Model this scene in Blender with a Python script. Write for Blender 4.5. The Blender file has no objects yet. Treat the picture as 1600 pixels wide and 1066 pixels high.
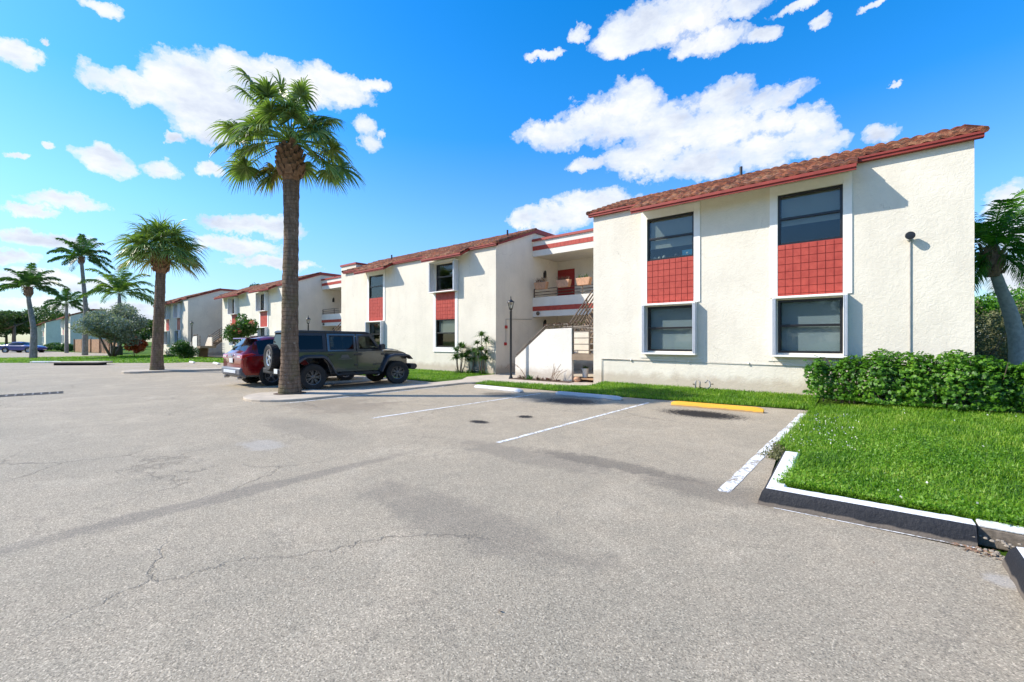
import bpy, bmesh, math, random
import numpy as np
from mathutils import Vector, Matrix
random.seed(7); RNG = np.random.default_rng(7)
scene = bpy.context.scene
COL = scene.collection
R = math.radians
PI = math.pi

# ------------------------------------------------------------------ materials
class NT:
    def __init__(s, name):
        s.m = bpy.data.materials.new(name); s.m.use_nodes = True
        s.t = s.m.node_tree; s.b = s.t.nodes['Principled BSDF']; s.out = s.t.nodes['Material Output']
    def n(s, typ, **kw):
        nd = s.t.nodes.new(typ)
        for k, v in kw.items(): setattr(nd, k, v)
        return nd
    def l(s, a, b): s.t.links.new(a, b)
    def put(s, sock, v):
        if hasattr(v, 'links') or isinstance(v, bpy.types.NodeSocket): s.l(v, sock)
        else: sock.default_value = v
    def co(s, kind='Object'):
        return s.n('ShaderNodeTexCoord').outputs[kind]
    def mp(s, vec, scale=(1, 1, 1), loc=(0, 0, 0), rot=(0, 0, 0)):
        m = s.n('ShaderNodeMapping'); s.l(vec, m.inputs['Vector'])
        m.inputs['Scale'].default_value = scale; m.inputs['Location'].default_value = loc; m.inputs['Rotation'].default_value = rot
        return m.outputs[0]
    def noise(s, vec, scale, detail=4, rough=.55, dist=0, col=False):
        x = s.n('ShaderNodeTexNoise'); s.l(vec, x.inputs['Vector'])
        x.inputs['Scale'].default_value = scale; x.inputs['Detail'].default_value = detail
        x.inputs['Roughness'].default_value = rough; x.inputs['Distortion'].default_value = dist
        return x.outputs['Color' if col else 'Fac']
    def vor(s, vec, scale, feature='F1', out='Distance', rnd=1):
        x = s.n('ShaderNodeTexVoronoi', feature=feature); s.l(vec, x.inputs['Vector'])
        x.inputs['Scale'].default_value = scale; x.inputs['Randomness'].default_value = rnd
        return x.outputs[out]
    def ramp(s, fac, stops, interp='LINEAR'):
        r = s.n('ShaderNodeValToRGB'); s.put(r.inputs[0], fac); e = r.color_ramp.elements
        r.color_ramp.interpolation = interp
        while len(e) < len(stops): e.new(.5)
        for i, (p, c) in enumerate(stops):
            e[i].position = p
            e[i].color = (c, c, c, 1) if isinstance(c, (int, float)) else (*c, 1)
        return r.outputs[0]
    def mix(s, fac, a, b, blend='MIX'):
        x = s.n('ShaderNodeMix', data_type='RGBA', blend_type=blend)
        s.put(x.inputs[0], fac)
        for i, v in ((6, a), (7, b)):
            if isinstance(v, (tuple, list)): v = (*v, 1) if len(v) == 3 else v
            s.put(x.inputs[i], v)
        return x.outputs[2]
    def ma(s, op, a, b=0, c=None, clamp=False):
        x = s.n('ShaderNodeMath', operation=op, use_clamp=clamp)
        s.put(x.inputs[0], a); s.put(x.inputs[1], b)
        if c is not None: s.put(x.inputs[2], c)
        return x.outputs[0]
    def bump(s, h, strength=.3, dist=.01):
        x = s.n('ShaderNodeBump'); s.l(h, x.inputs['Height'])
        x.inputs['Strength'].default_value = strength; x.inputs['Distance'].default_value = dist
        s.l(x.outputs[0], s.b.inputs['Normal']); return x
    def set(s, col=None, rough=None, metal=None, spec=None, **kw):
        if col is not None: s.put(s.b.inputs['Base Color'], (*col, 1) if isinstance(col, tuple) else col)
        if rough is not None: s.put(s.b.inputs['Roughness'], rough)
        if metal is not None: s.b.inputs['Metallic'].default_value = metal
        if spec is not None: s.b.inputs['Specular IOR Level'].default_value = spec
        for k, v in kw.items(): s.put(s.b.inputs[k], v)
        return s
M = {}
def simple(name, col, rough=.6, metal=0, var=.12, scale=6, bump=0, spec=.5, coat=0):
    n = NT(name); o = n.co()
    f = n.noise(o, scale, 5, .6)
    a = tuple(c * (1 - var) for c in col); b = tuple(min(1, c * (1 + var)) for c in col)
    n.set(n.ramp(f, [(.3, a), (.7, b)]), rough, metal, spec)
    if bump: n.bump(n.noise(o, scale * 6, 4), bump, .005)
    if coat: n.b.inputs['Coat Weight'].default_value = coat; n.b.inputs['Coat Roughness'].default_value = .04
    M[name] = n.m; return n.m

def stucco(name, col):
    n = NT(name); o = n.co()
    big = n.noise(o, .7, 4, .6); st = n.noise(n.mp(o, (1.2, 1.2, .25)), 2.2, 5, .65)
    c = n.mix(n.ramp(big, [(.35, 0), (.7, 1)]), tuple(x * .9 for x in col), tuple(min(1, x * 1.03) for x in col))
    c = n.mix(n.ramp(st, [(.5, 0), (.75, .3)]), c, tuple(x * .72 for x in col))
    sep = n.n('ShaderNodeSeparateXYZ'); n.l(o, sep.inputs[0])
    low = n.ma('MULTIPLY', n.ramp(n.ma('ADD', sep.outputs[2], n.ma('MULTIPLY', n.noise(o, 3, 4), -.5)), [(0, .75), (.22, 0)]), .8)
    c = n.mix(low, c, (.42, .33, .24))
    hn = n.noise(n.mp(o, (1, 1, 1)), 9, 6, .65, 1.2); h2 = n.noise(o, 45, 3, .6)
    h = n.ma('ADD', n.ramp(hn, [(.42, 0), (.58, 1)]), n.ma('MULTIPLY', h2, .5))
    c = n.mix(n.ramp(hn, [(.56, 0), (.64, .13), (.7, 0)]), c, tuple(x * .6 for x in col))
    wv = n.mix(.5, o, n.noise(o, 2.5, 6, .65, 0, True), 'ADD'); ce = n.vor(wv, .55, 'DISTANCE_TO_EDGE')
    c = n.mix(n.ma('MULTIPLY', n.ramp(ce, [(0, .5), (.004, 0)]), n.ramp(n.noise(o, .6, 2), [(.52, 0), (.6, 1)])), c, (.3, .26, .2))
    n.set(c, .9, 0, .2); n.bump(h, .28, .010)
    M[name] = n.m; return n.m
stucco('stucco', (.76, .70, .585))
stucco('stucco_white', (.80, .755, .67))
simple('white_trim', (.84, .81, .76), .5, var=.04, bump=.1)
simple('soffit', (.78, .70, .54), .8, var=.06)
simple('red_paint', (.26, .030, .018), .6, var=.22, scale=3, bump=.15)
simple('cap_red', (.33, .05, .035), .5, var=.2, scale=3)
simple('door_red', (.30, .018, .014), .45, var=.15, scale=2)
simple('dark_frame', (.010, .009, .009), .35, var=.2)
simple('shutter_grey', (.66, .68, .72), .4, .3, var=.06)
simple('black_paint', (.012, .012, .013), .4, var=.3, scale=8)
simple('rail_brown', (.115, .085, .06), .5, var=.2)
simple('concrete', (.48, .41, .32), .9, var=.16, scale=3, bump=.3)
simple('step_concrete', (.26, .19, .13), .9, var=.15, scale=4, bump=.3)
simple('galv', (.33, .33, .32), .5, .3, var=.2)
simple('alarm_red', (.42, .02, .015), .4)
simple('terracotta', (.52, .29, .17), .8, var=.2, scale=9, bump=.2)
simple('room_dark', (.10, .095, .09), .9)
simple('brass', (.25, .2, .13), .4, .5)
simple('wood_fence', (.36, .21, .115), .85, var=.3, scale=4)
simple('grate_iron', (.035, .033, .03), .6, var=.2)
simple('grate_bar', (.16, .155, .15), .7); simple('void_black', (.006, .006, .006), .9)
simple('pot_white', (.7, .7, .68), .5)
simple('pot_dark', (.03, .03, .03), .5)
simple('blue_cloth', (.02, .16, .5), .7)
simple('sticker_blue', (.01, .22, .42), .5)
simple('pebble_white', (.6, .57, .5), .6)
simple('rubber', (.014, .014, .014), .75, var=.3, scale=10, bump=.2)
simple('plastic_black', (.022, .023, .026), .55, var=.15)
simple('plastic_grey', (.13, .135, .15), .45, var=.1)
simple('jeep_paint', (.088, .088, .083), .14, .5, var=.04, coat=1)
simple('hardtop', (.014, .015, .02), .35, var=.15)
simple('suv_paint', (.22, .005, .010), .22, .35, var=.05, coat=1)
simple('blue_paint', (.003, .022, .20), .25, .1, var=.05, coat=1)
simple('rim_silver', (.55, .56, .6), .3, .9, var=.08)
simple('rim_dark', (.10, .10, .105), .35, .9, var=.2)
simple('seat_dark', (.03, .03, .032), .8)
simple('plate', (.62, .64, .62), .5)
simple('lamp_red', (.5, .01, .01), .2, coat=1)
simple('lamp_clear', (.7, .7, .7), .15, coat=1)
simple('bark', (.16, .115, .085), .95, var=.35, scale=6, bump=.8)
simple('hose_grey', (.16, .19, .19), .5)
simple('ac_green', (.05, .07, .055), .6)
simple('dead_leaf', (.22, .13, .08), .8, var=.3, scale=10)
simple('earth', (.10, .065, .045), .95, var=.4, scale=8, bump=.6)
simple('far_roof', (.33, .10, .06), .8, var=.25, scale=2)

def m_tiles():
    n = NT('roof_tile'); o = n.co()
    sep = n.n('ShaderNodeSeparateXYZ'); n.l(o, sep.inputs[0])
    cx = n.ma('FLOOR', n.ma('DIVIDE', sep.outputs[0], .25)); cy = n.ma('FLOOR', n.ma('DIVIDE', sep.outputs[1], .33))
    cb = n.n('ShaderNodeCombineXYZ'); n.l(cx, cb.inputs[0]); n.l(cy, cb.inputs[1])
    w = n.n('ShaderNodeTexWhiteNoise'); n.l(cb.outputs[0], w.inputs[0])
    c = n.ramp(w.outputs[0], [(0, (.11, .04, .028)), (.35, (.22, .07, .038)), (.7, (.31, .11, .058)), (1, (.40, .20, .11))])
    f = n.noise(o, 9, 6, .7); f2 = n.noise(o, 2.2, 5, .65)
    c = n.mix(n.ramp(f, [(.44, 0), (.62, .85)]), c, (.07, .042, .03))
    c = n.mix(n.ramp(f2, [(.55, 0), (.75, .5)]), c, (.5, .33, .2))
    n.set(c, .85, 0, .2); n.bump(n.noise(o, 30, 5), .6, .02); M['roof_tile'] = n.m
m_tiles()
def m_redtile():
    n = NT('red_tile'); o = n.co()
    c = n.ramp(n.noise(o, 5, 4), [(.3, (.36, .048, .032)), (.7, (.47, .075, .05))])
    n.set(c, .5, 0, .35); n.bump(n.noise(o, 25, 4), .25, .006); M['red_tile'] = n.m
m_redtile()
def m_kerb(name, col, chips):
    n = NT(name); o = n.co()
    f = n.noise(o, 14, 6, .7)
    c = n.mix(n.ramp(f, [(chips, 0), (chips + .06, .8)]), col, (.25, .22, .2))
    c = n.mix(n.ramp(n.noise(o, 3, 4), [(.3, .25), (.7, 0)]), c, tuple(x * .75 for x in col))
    sep = n.n('ShaderNodeSeparateXYZ'); n.l(o, sep.inputs[0])
    dz = n.ramp(n.ma('ADD', sep.outputs[2], n.ma('MULTIPLY', n.noise(o, 6, 5), -.05)), [(-.0, .7), (.012, 0)])
    c = n.mix(dz, c, (.20, .165, .13))
    n.set(c, .6, 0, .3); n.bump(n.noise(o, 35, 5, .65), .7, .012); M[name] = n.m
m_kerb('kerb_white', (.80, .80, .79), .64)
m_kerb('kerb_black', (.018, .019, .023), .68)
m_kerb('stop_white', (.74, .74, .72), .66)
m_kerb('stop_grey', (.52, .53, .53), .64)
m_kerb('stop_yellow', (.78, .40, .035), .68)
def m_glass(name, tint, trans):
    n = NT(name)
    n.t.nodes.remove(n.b)
    tr = n.n('ShaderNodeBsdfTransparent'); tr.inputs[0].default_value = (*tint, 1)
    gl = n.n('ShaderNodeBsdfGlossy'); gl.inputs['Roughness'].default_value = .02; gl.inputs[0].default_value = (1, .96, .9, 1)
    g = n.n('ShaderNodeNewGeometry'); dp = n.n('ShaderNodeVectorMath', operation='DOT_PRODUCT'); n.l(g.outputs['Normal'], dp.inputs[0]); n.l(g.outputs['Incoming'], dp.inputs[1])
    cosv = n.ma('ABSOLUTE', dp.outputs['Value']); sch = n.ma('POWER', n.ma('SUBTRACT', 1, cosv, clamp=True), 5)
    mx = n.n('ShaderNodeMixShader'); f = n.ma('ADD', n.ma('MULTIPLY', sch, .95), .045 + trans, clamp=True)
    n.l(f, mx.inputs[0]); n.l(tr.outputs[0], mx.inputs[1]); n.l(gl.outputs[0], mx.inputs[2]); n.l(mx.outputs[0], n.out.inputs[0])
    M[name] = n.m
m_glass('glass', (.70, .74, .74), .0)
m_glass('car_glass', (.34, .37, .36), -.015)
m_glass('dark_glass', (.07, .08, .08), -.02)
m_glass('lamp_glass', (.8, .82, .8), .12)
def m_blind():
    n = NT('blind'); o = n.co(); sep = n.n('ShaderNodeSeparateXYZ'); n.l(o, sep.inputs[0])
    w = n.ma('FRACT', n.ma('MULTIPLY', sep.outputs[2], 28))
    n.set(n.ramp(w, [(0, (.42, .47, .5)), (.12, (.68, .72, .74)), (1, (.62, .66, .68))]), .7); M['blind'] = n.m
m_blind()
simple('blind_plain', (.50, .49, .42), .8, var=.08, scale=2)

def leafmat(name, cols, scale=3, rough=.45, trans=.3, spec=.4):
    n = NT(name); o = n.co()
    gi = n.n('ShaderNodeNewGeometry')
    r1 = gi.outputs['Random Per Island']
    f = n.noise(o, scale, 3, .6)
    v = n.ma('ADD', n.ma('MULTIPLY', r1, .5), n.ma('MULTIPLY', n.ramp(f, [(.3, 0), (.7, 1)]), .5))
    k = len(cols); c = n.ramp(v, [(.15 + .7 * i / (k - 1), cols[i]) for i in range(k)])
    n.set(c, rough, 0, spec)
    tl = n.n('ShaderNodeBsdfTranslucent'); c2 = n.mix(1, c, (1.25, 1.5, .6), 'MULTIPLY'); n.l(c2, tl.inputs[0])
    mx = n.n('ShaderNodeMixShader'); mx.inputs[0].default_value = trans
    n.l(n.b.outputs[0], mx.inputs[1]); n.l(tl.outputs[0], mx.inputs[2]); n.l(mx.outputs[0], n.out.inputs[0])
    M[name] = n.m
leafmat('fan_leaf', [(.06, .11, .022), (.13, .2, .042), (.22, .3, .08), (.34, .39, .14)], 2, .38, .3)
leafmat('fan_leaf_old', [(.10, .11, .025), (.2, .16, .04), (.27, .19, .07)], 2, .5, .3)
leafmat('pinnate_leaf', [(.025, .075, .017), (.055, .13, .028), (.12, .2, .045)], 2, .42, .3)
leafmat('pinnate_bright', [(.06, .13, .02), (.13, .21, .03), (.25, .3, .05)], 2, .42, .35)
leafmat('hedge_leaf', [(.02, .07, .006), (.05, .15, .01), (.10, .26, .015), (.2, .36, .03)], 2, .48, .3)
leafmat('shrub_leaf', [(.025, .07, .012), (.05, .12, .02), (.1, .19, .035)], 2, .45, .3)
leafmat('tree_leaf', [(.025, .055, .012), (.05, .09, .018), (.10, .14, .03)], .5, .6, .25)
leafmat('dry_shrub', [(.09, .09, .04), (.15, .15, .065), (.2, .2, .1)], .6, .8, .2)
leafmat('silver_leaf', [(.13, .155, .11), (.24, .27, .205), (.40, .42, .34)], 1, .6, .2)
leafmat('croton_leaf', [(.34, .04, .02), (.5, .1, .03), (.3, .12, .03)], 2, .5, .3)
leafmat('purple_leaf', [(.10, .035, .04), (.16, .08, .07), (.08, .10, .04)], 2, .5, .3)
leafmat('flower_pink', [(.65, .12, .14), (.75, .25, .22)], 2, .6, .3)
leafmat('grass_blade', [(.055, .15, .008), (.12, .26, .012), (.2, .36, .02), (.33, .42, .06)], 1.3, .5, .35)
leafmat('clover', [(.06, .17, .01), (.13, .28, .015), (.22, .38, .04)], 1.3, .5, .35)
leafmat('flower_white', [(.7, .65, .65), (.8, .75, .78)], 2, .6, .2)

def m_lawn():
    n = NT('lawn'); o = n.co()
    a = n.noise(o, .5, 5, .6); b = n.noise(n.mp(o, (1, 1, 1)), 40, 6, .75); d = n.noise(o, 5, 4, .6)
    c = n.mix(n.ramp(a, [(.35, 0), (.7, 1)]), (.075, .165, .012), (.15, .25, .025))
    c = n.mix(n.ramp(b, [(.35, .8), (.6, 0)]), c, (.03, .065, .008))
    c = n.mix(n.ramp(d, [(.6, 0), (.8, .4)]), c, (.22, .24, .07))
    n.set(c, .9, 0, .1); n.bump(b, 1, .05); M['lawn'] = n.m
m_lawn()

def m_asphalt():
    n = NT('asphalt'); o = n.co()
    a = n.noise(o, .16, 5, .6, .4); b = n.noise(o, .9, 6, .62, .6); d = n.noise(o, 4, 5, .6)
    fine = n.noise(o, 95, 4, .75); vor = n.vor(o, 130, 'F1', 'Color'); 
    c = n.mix(n.ramp(a, [(.38, 0), (.62, 1)]), (.345, .300, .226), (.425, .358, .262))
    sep = n.n('ShaderNodeSeparateXYZ'); n.l(o, sep.inputs[0])
    # bay side is warmer and smoother, lane nearer the road is greyer
    wy = n.ma('ADD', n.ma('MULTIPLY', sep.outputs[1], .13), n.ma('MULTIPLY', b, .5))
    c = n.mix(n.ma('MULTIPLY', n.ramp(wy, [(.35, 0), (1.0, 1)]), .8), c, (.45, .366, .255))
    c = n.mix(n.ramp(b, [(.38, .35), (.62, 0)]), c, (.30, .258, .188))
    c = n.mix(n.ramp(b, [(.55, 0), (.75, .5)]), c, (.50, .432, .325))
    c = n.mix(n.ramp(d, [(.3, .3), (.6, 0)]), c, (.27, .245, .185))
    vb = n.n('ShaderNodeSeparateColor'); n.l(vor, vb.inputs[0])
    sp = n.ramp(vb.outputs[0], [(0, .4), (.2, .78), (.5, 1), (.85, 1.2), (1, 1.9)])
    c = n.mix(.75, c, sp, 'MULTIPLY')
    sp2 = n.ramp(fine, [(.3, .4), (.5, 1), (.7, 1.5)])
    c = n.mix(.6, c, sp2, 'MULTIPLY')
    def blob(cx, cy, rx, ry, ns=3, amp=.9, lo=.0, hi=.4, rot=0):
        m = n.mp(o, (1, 1, 1), (-cx, -cy, 0)); 
        if rot: m = n.mp(m, (1, 1, 1), (0, 0, 0), (0, 0, -rot))
        m = n.mp(m, (1 / rx, 1 / ry, 0))
        l = n.n('ShaderNodeVectorMath', operation='LENGTH'); n.l(m, l.inputs[0])
        v = n.ma('SUBTRACT', 1, l.outputs['Value'])
        v = n.ma('ADD', v, n.ma('MULTIPLY', n.ma('SUBTRACT', n.noise(o, ns, 6, .7), .5), amp * 2))
        return n.ramp(v, [(lo, 0), (hi, 1)])
    for cx, cy, rx, ry, ns, st, col in [(-2.75, 9.55, .95, .55, 15, 1, (.018, .015, .013)), (-5.95, 9.5, .8, .6, 12, .95, (.02, .017, .015)), (-8.3, 9.4, .6, .5, 12, .6, (.04, .035, .03)),
            (-6.3, 9.6, 1.4, 1.0, 3, .45, (.06, .055, .05)), (-5.73, 5.95, .26, .16, 25, 1, (.02, .017, .015)), (-5.4, 6.95, .2, .18, 25, 1, (.02, .017, .015)),
            (-2.6, 4.95, 1.2, .25, 7, .5, (.09, .078, .066)), (-1.25, 4.75, .9, .4, 8, .4, (.1, .085, .07)), (-3.6, 4.6, 1.5, .4, 5, .3, (.12, .105, .09)),
            (-7.8, 3.6, 1.8, .5, 4, .25, (.1, .092, .082)), (-9.8, 5.4, 1.6, 1.2, 1.6, .35, (.13, .10, .075)), (-2.8, 2.6, 1.6, .4, 3, .3, (.1, .09, .08)),
            (-14.2, 8, 1.3, 1.8, 2, .5, (.07, .065, .06)), (-4.9, 1.6, .18, 2.4, 2, .35, (.09, .085, .08)), (-.55, 1.0, .5, .8, 2, .3, (.11, .105, .1))]:
        c = n.mix(n.ma('MULTIPLY', blob(cx, cy, rx, ry, ns), st), c, col)
    for cx, cy, rx, ry, st in [(-6.9, 2.6, .5, .3, .3), (.66, 4.15, .12, .12, .4)]:
        c = n.mix(n.ma('MULTIPLY', blob(cx, cy, rx, ry, 4), st), c, (.5, .48, .46))
    # tyre-track darkening along the lane
    # hairline cracks
    wv = n.mix(1, o, n.noise(o, .8, 8, .7, 0, True), 'ADD')
    cr = n.vor(wv, .42, 'DISTANCE_TO_EDGE')
    msk = n.ramp(n.noise(o, .3, 3), [(.5, 0), (.6, 1)])
    crk = n.ma('MULTIPLY', n.ramp(cr, [(0, 1), (.0025, .7), (.006, 0)]), msk)
    c = n.mix(n.ma('MULTIPLY', crk, .22), c, (.06, .055, .05))
    wv2 = n.mix(.6, o, n.noise(o, 2.5, 8, .7, 0, True), 'ADD')
    cr2 = n.vor(wv2, 1.7, 'DISTANCE_TO_EDGE')
    msk2 = n.ramp(n.noise(o, .45, 2), [(.56, 0), (.63, 1)])
    c = n.mix(n.ma('MULTIPLY', n.ma('MULTIPLY', n.ramp(cr2, [(0, 1), (.008, .7), (.018, 0)]), msk2), .35), c, (.09, .08, .07))
    n.set(c, .82, 0, .3)
    h = n.ma('ADD', fine, n.ma('MULTIPLY', vb.outputs[0], .35)); h = n.ma('ADD', h, n.ma('MULTIPLY', crk, -1.5))
    n.bump(h, .75, .008); M['asphalt'] = n.m
m_asphalt()
def m_paint():
    n = NT('line_paint'); o = n.co()
    f = n.noise(o, 22, 6, .75); g = n.noise(o, 3.5, 4, .6)
    v = n.ma('ADD', n.ma('MULTIPLY', f, .6), n.ma('MULTIPLY', g, .4))
    n.set((.78, .78, .76), .7)
    tr = n.n('ShaderNodeBsdfTransparent'); mx = n.n('ShaderNodeMixShader')
    n.l(n.ramp(v, [(.43, 0), (.50, 1)]), mx.inputs[0]); n.l(tr.outputs[0], mx.inputs[1]); n.l(n.b.outputs[0], mx.inputs[2]); n.l(mx.outputs[0], n.out.inputs[0])
    n.bump(f, .5, .006); M['line_paint'] = n.m
m_paint()
def m_trunk(name, base, ring):
    n = NT(name); o = n.co()
    sep = n.n('ShaderNodeSeparateXYZ'); n.l(o, sep.inputs[0])
    z = n.ma('ADD', sep.outputs[2], n.ma('MULTIPLY', n.noise(o, 3, 4), .12))
    w = n.ma('FRACT', n.ma('MULTIPLY', z, ring))
    f = n.noise(n.mp(o, (1, 1, .25)), 14, 6, .7); g = n.noise(o, 1.3, 4, .6); sp = n.noise(o, 18, 3, .5)
    c = n.ramp(f, [(.3, tuple(x * .45 for x in base)), (.5, base), (.72, tuple(x * 1.6 for x in base))])
    c = n.mix(n.ramp(w, [(0, .6), (.12, 0), (.9, 0), (1, .6)]), c, tuple(x * .5 for x in base))
    c = n.mix(n.ramp(g, [(.5, 0), (.68, .6)]), c, (.12, .125, .05))
    c = n.mix(n.ramp(sp, [(.66, 0), (.72, .8)]), c, (.36, .33, .28))
    n.set(c, .95, 0, .1); n.bump(n.ma('ADD', f, n.ma('MULTIPLY', n.ramp(w, [(0, 0), (.15, 1)]), .4)), .9, .03); M[name] = n.m
m_trunk('palm_trunk', (.17, .122, .088), 9)
m_trunk('grey_trunk', (.26, .245, .22), 7)

# ------------------------------------------------------------------ geometry helpers
class MB:
    def __init__(s): s.v = []; s.f = []
    def add(s, vs, fs):
        o = len(s.v); s.v += [tuple(p) for p in vs]; s.f += [tuple(i + o for i in f) for f in fs]; return s
    def box(s, x0, x1, y0, y1, z0, z1):
        return s.add([(x0, y0, z0), (x1, y0, z0), (x1, y1, z0), (x0, y1, z0), (x0, y0, z1), (x1, y0, z1), (x1, y1, z1), (x0, y1, z1)],
              [(0, 3, 2, 1), (4, 5, 6, 7), (0, 1, 5, 4), (1, 2, 6, 5), (2, 3, 7, 6), (3, 0, 4, 7)])
    def prism(s, poly, axis, a, b):
        def P(p, t): return {'x': (t, p[0], p[1]), 'y': (p[0], t, p[1]), 'z': (p[0], p[1], t)}[axis]
        n = len(poly); vs = [P(p, a) for p in poly] + [P(p, b) for p in poly]
        return s.add(vs, [tuple(range(n))[::-1], tuple(range(n, 2 * n))] + [(i, (i + 1) % n, n + (i + 1) % n, n + i) for i in range(n)])
    def tube(s, pts, r, n=8, cap=True):
        pts = [Vector(p) for p in pts]; rs = r if isinstance(r, (list, tuple)) else [r] * len(pts)
        vs = []; up0 = None
        for i, p in enumerate(pts):
            t = (pts[min(i + 1, len(pts) - 1)] - pts[max(i - 1, 0)]).normalized()
            if up0 is None: up0 = Vector((0, 0, 1)) if abs(t.z) < .9 else Vector((1, 0, 0))
            a = t.cross(up0).normalized(); b = t.cross(a).normalized(); up0 = -b if False else up0
            for k in range(n):
                an = 2 * PI * k / n; vs.append(p + (a * math.cos(an) + b * math.sin(an)) * rs[i])
        fs = [(i * n + k, i * n + (k + 1) % n, (i + 1) * n + (k + 1) % n, (i + 1) * n + k) for i in range(len(pts) - 1) for k in range(n)]
        if cap: fs += [tuple(range(n))[::-1], tuple(range((len(pts) - 1) * n, len(pts) * n))]
        return s.add(vs, fs)
    def lathe(s, prof, c=(0, 0, 0), axis='z', n=20):
        vs = []
        for r, h in prof:
            for k in range(n):
                a = 2 * PI * k / n; x, y = r * math.cos(a), r * math.sin(a)
                p = {'z': (x, y, h), 'y': (x, h, y), 'x': (h, x, y)}[axis]
                vs.append((p[0] + c[0], p[1] + c[1], p[2] + c[2]))
        m = len(prof)
        return s.add(vs, [(i * n + k, i * n + (k + 1) % n, (i + 1) * n + (k + 1) % n, (i + 1) * n + k) for i in range(m - 1) for k in range(n)] + [tuple(range(n))[::-1], tuple(range((m - 1) * n, m * n))])
LOC = {}
def mkobj(name, mesh, parent=None, mats=()):
    o = bpy.data.objects.new(name, mesh); COL.objects.link(o)
    for m in mats: mesh.materials.append(M[m])
    if parent is not None: o.parent = parent; LOC[o.name] = LOC[parent.name]
    else: LOC[o.name] = Vector((0, 0, 0))
    return o
def build(name, mb, mat, parent=None, world=True, smooth=False, bevel=0, fix=True, origin=None):
    me = bpy.data.meshes.new(name)
    off = LOC[parent.name] if (parent is not None and world) else Vector(origin or (0, 0, 0))
    me.from_pydata([(x - off.x, y - off.y, z - off.z) for x, y, z in mb.v], [], mb.f)
    if fix:
        bm = bmesh.new(); bm.from_mesh(me); bmesh.ops.recalc_face_normals(bm, faces=bm.faces); bm.to_mesh(me); bm.free()
    o = mkobj(name, me, parent, [mat] if isinstance(mat, str) else mat)
    if parent is None and origin: o.location = origin; LOC[o.name] = Vector(origin)
    if smooth:
        for p in me.polygons: p.use_smooth = True
        if smooth == 'auto': me.set_sharp_from_angle(angle=R(35))
    if bevel:
        b = o.modifiers.new('bevel', 'BEVEL'); b.width = bevel; b.segments = 2; b.limit_method = 'ANGLE'; b.angle_limit = R(40)
    return o
def npmesh(name, V, F, mat, parent=None, origin=None, smooth=False):
    """V (n,3); F (m,k) equal-sized faces"""
    off = np.array(LOC[parent.name] if parent is not None else (origin or (0, 0, 0)))
    me = bpy.data.meshes.new(name); k = F.shape[1]
    me.vertices.add(len(V)); me.vertices.foreach_set('co', (V - off).astype(np.float32).ravel())
    me.loops.add(F.size); me.loops.foreach_set('vertex_index', F.astype(np.int32).ravel())
    me.polygons.add(len(F)); me.polygons.foreach_set('loop_start', np.arange(0, F.size, k, dtype=np.int32))
    me.update(calc_edges=True)
    if smooth: me.polygons.foreach_set('use_smooth', np.ones(len(F), dtype=bool))
    o = mkobj(name, me, parent, [mat])
    if parent is None and origin: o.location = origin; LOC[o.name] = Vector(origin)
    return o
def thing(name, loc, label, cat, group=None, rz=0):
    o = bpy.data.objects.new(name, None); COL.objects.link(o); o.location = loc; o.rotation_euler = (0, 0, rz)
    o.empty_display_size = .2
    LOC[o.name] = Vector(loc); o['label'] = label; o['category'] = cat
    if group: o['group'] = group
    return o
def tag(o, label, cat, group=None):
    o['label'] = label; o['category'] = cat
    if group: o['group'] = group
    return o
def copy_tree(o, parent=None, loc=None, label=None, rz=None, sc=None):
    c = o.copy(); COL.objects.link(c)
    if parent is not None: c.parent = parent
    if loc is not None: c.location = loc
    if rz is not None: c.rotation_euler = (0, 0, rz)
    if sc is not None: c.scale = (sc, sc, sc)
    if label: c['label'] = label
    for ch in o.children: copy_tree(ch, c)
    return c
def bezier(p0, p1, p2, n):
    return [tuple((1 - t) ** 2 * a + 2 * t * (1 - t) * b + t * t * c for a, b, c in zip(p0, p1, p2)) for t in [i / (n - 1) for i in range(n)]]

# ------------------------------------------------------------------ camera, light, sky
TH = math.atan(563 / 680); CT, ST = math.cos(TH), math.sin(TH)
cam = bpy.data.cameras.new('camera'); camo = bpy.data.objects.new('camera', cam); COL.objects.link(camo)
camo.location = (0, 0, 1.53); camo.rotation_euler = (R(90), 0, TH); cam.sensor_width = 36; cam.lens = 680 / 1600 * 36
cam.clip_end = 3000; cam.clip_start = .05; scene.camera = camo
sun_to = Vector((-.78, -.615, .80)).normalized()
sl = bpy.data.lights.new('sun', 'SUN'); so = bpy.data.objects.new('sun', sl); COL.objects.link(so)
sl.energy = 5.0; sl.angle = R(.55); sl.color = (1, .935, .83); so.location = (-20, -15, 30)
so.rotation_euler = sun_to.to_track_quat('Z', 'Y').to_euler()
EL = math.asin(sun_to.z); AZ = math.atan2(sun_to.x, sun_to.y)
w = bpy.data.worlds.new('World'); scene.world = w; w.use_nodes = True
scene.view_settings.view_transform = 'Standard'; scene.view_settings.look = 'None'; scene.view_settings.gamma = 1
scene.view_settings.exposure = EXPO if 'EXPO' in globals() else .42
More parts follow.
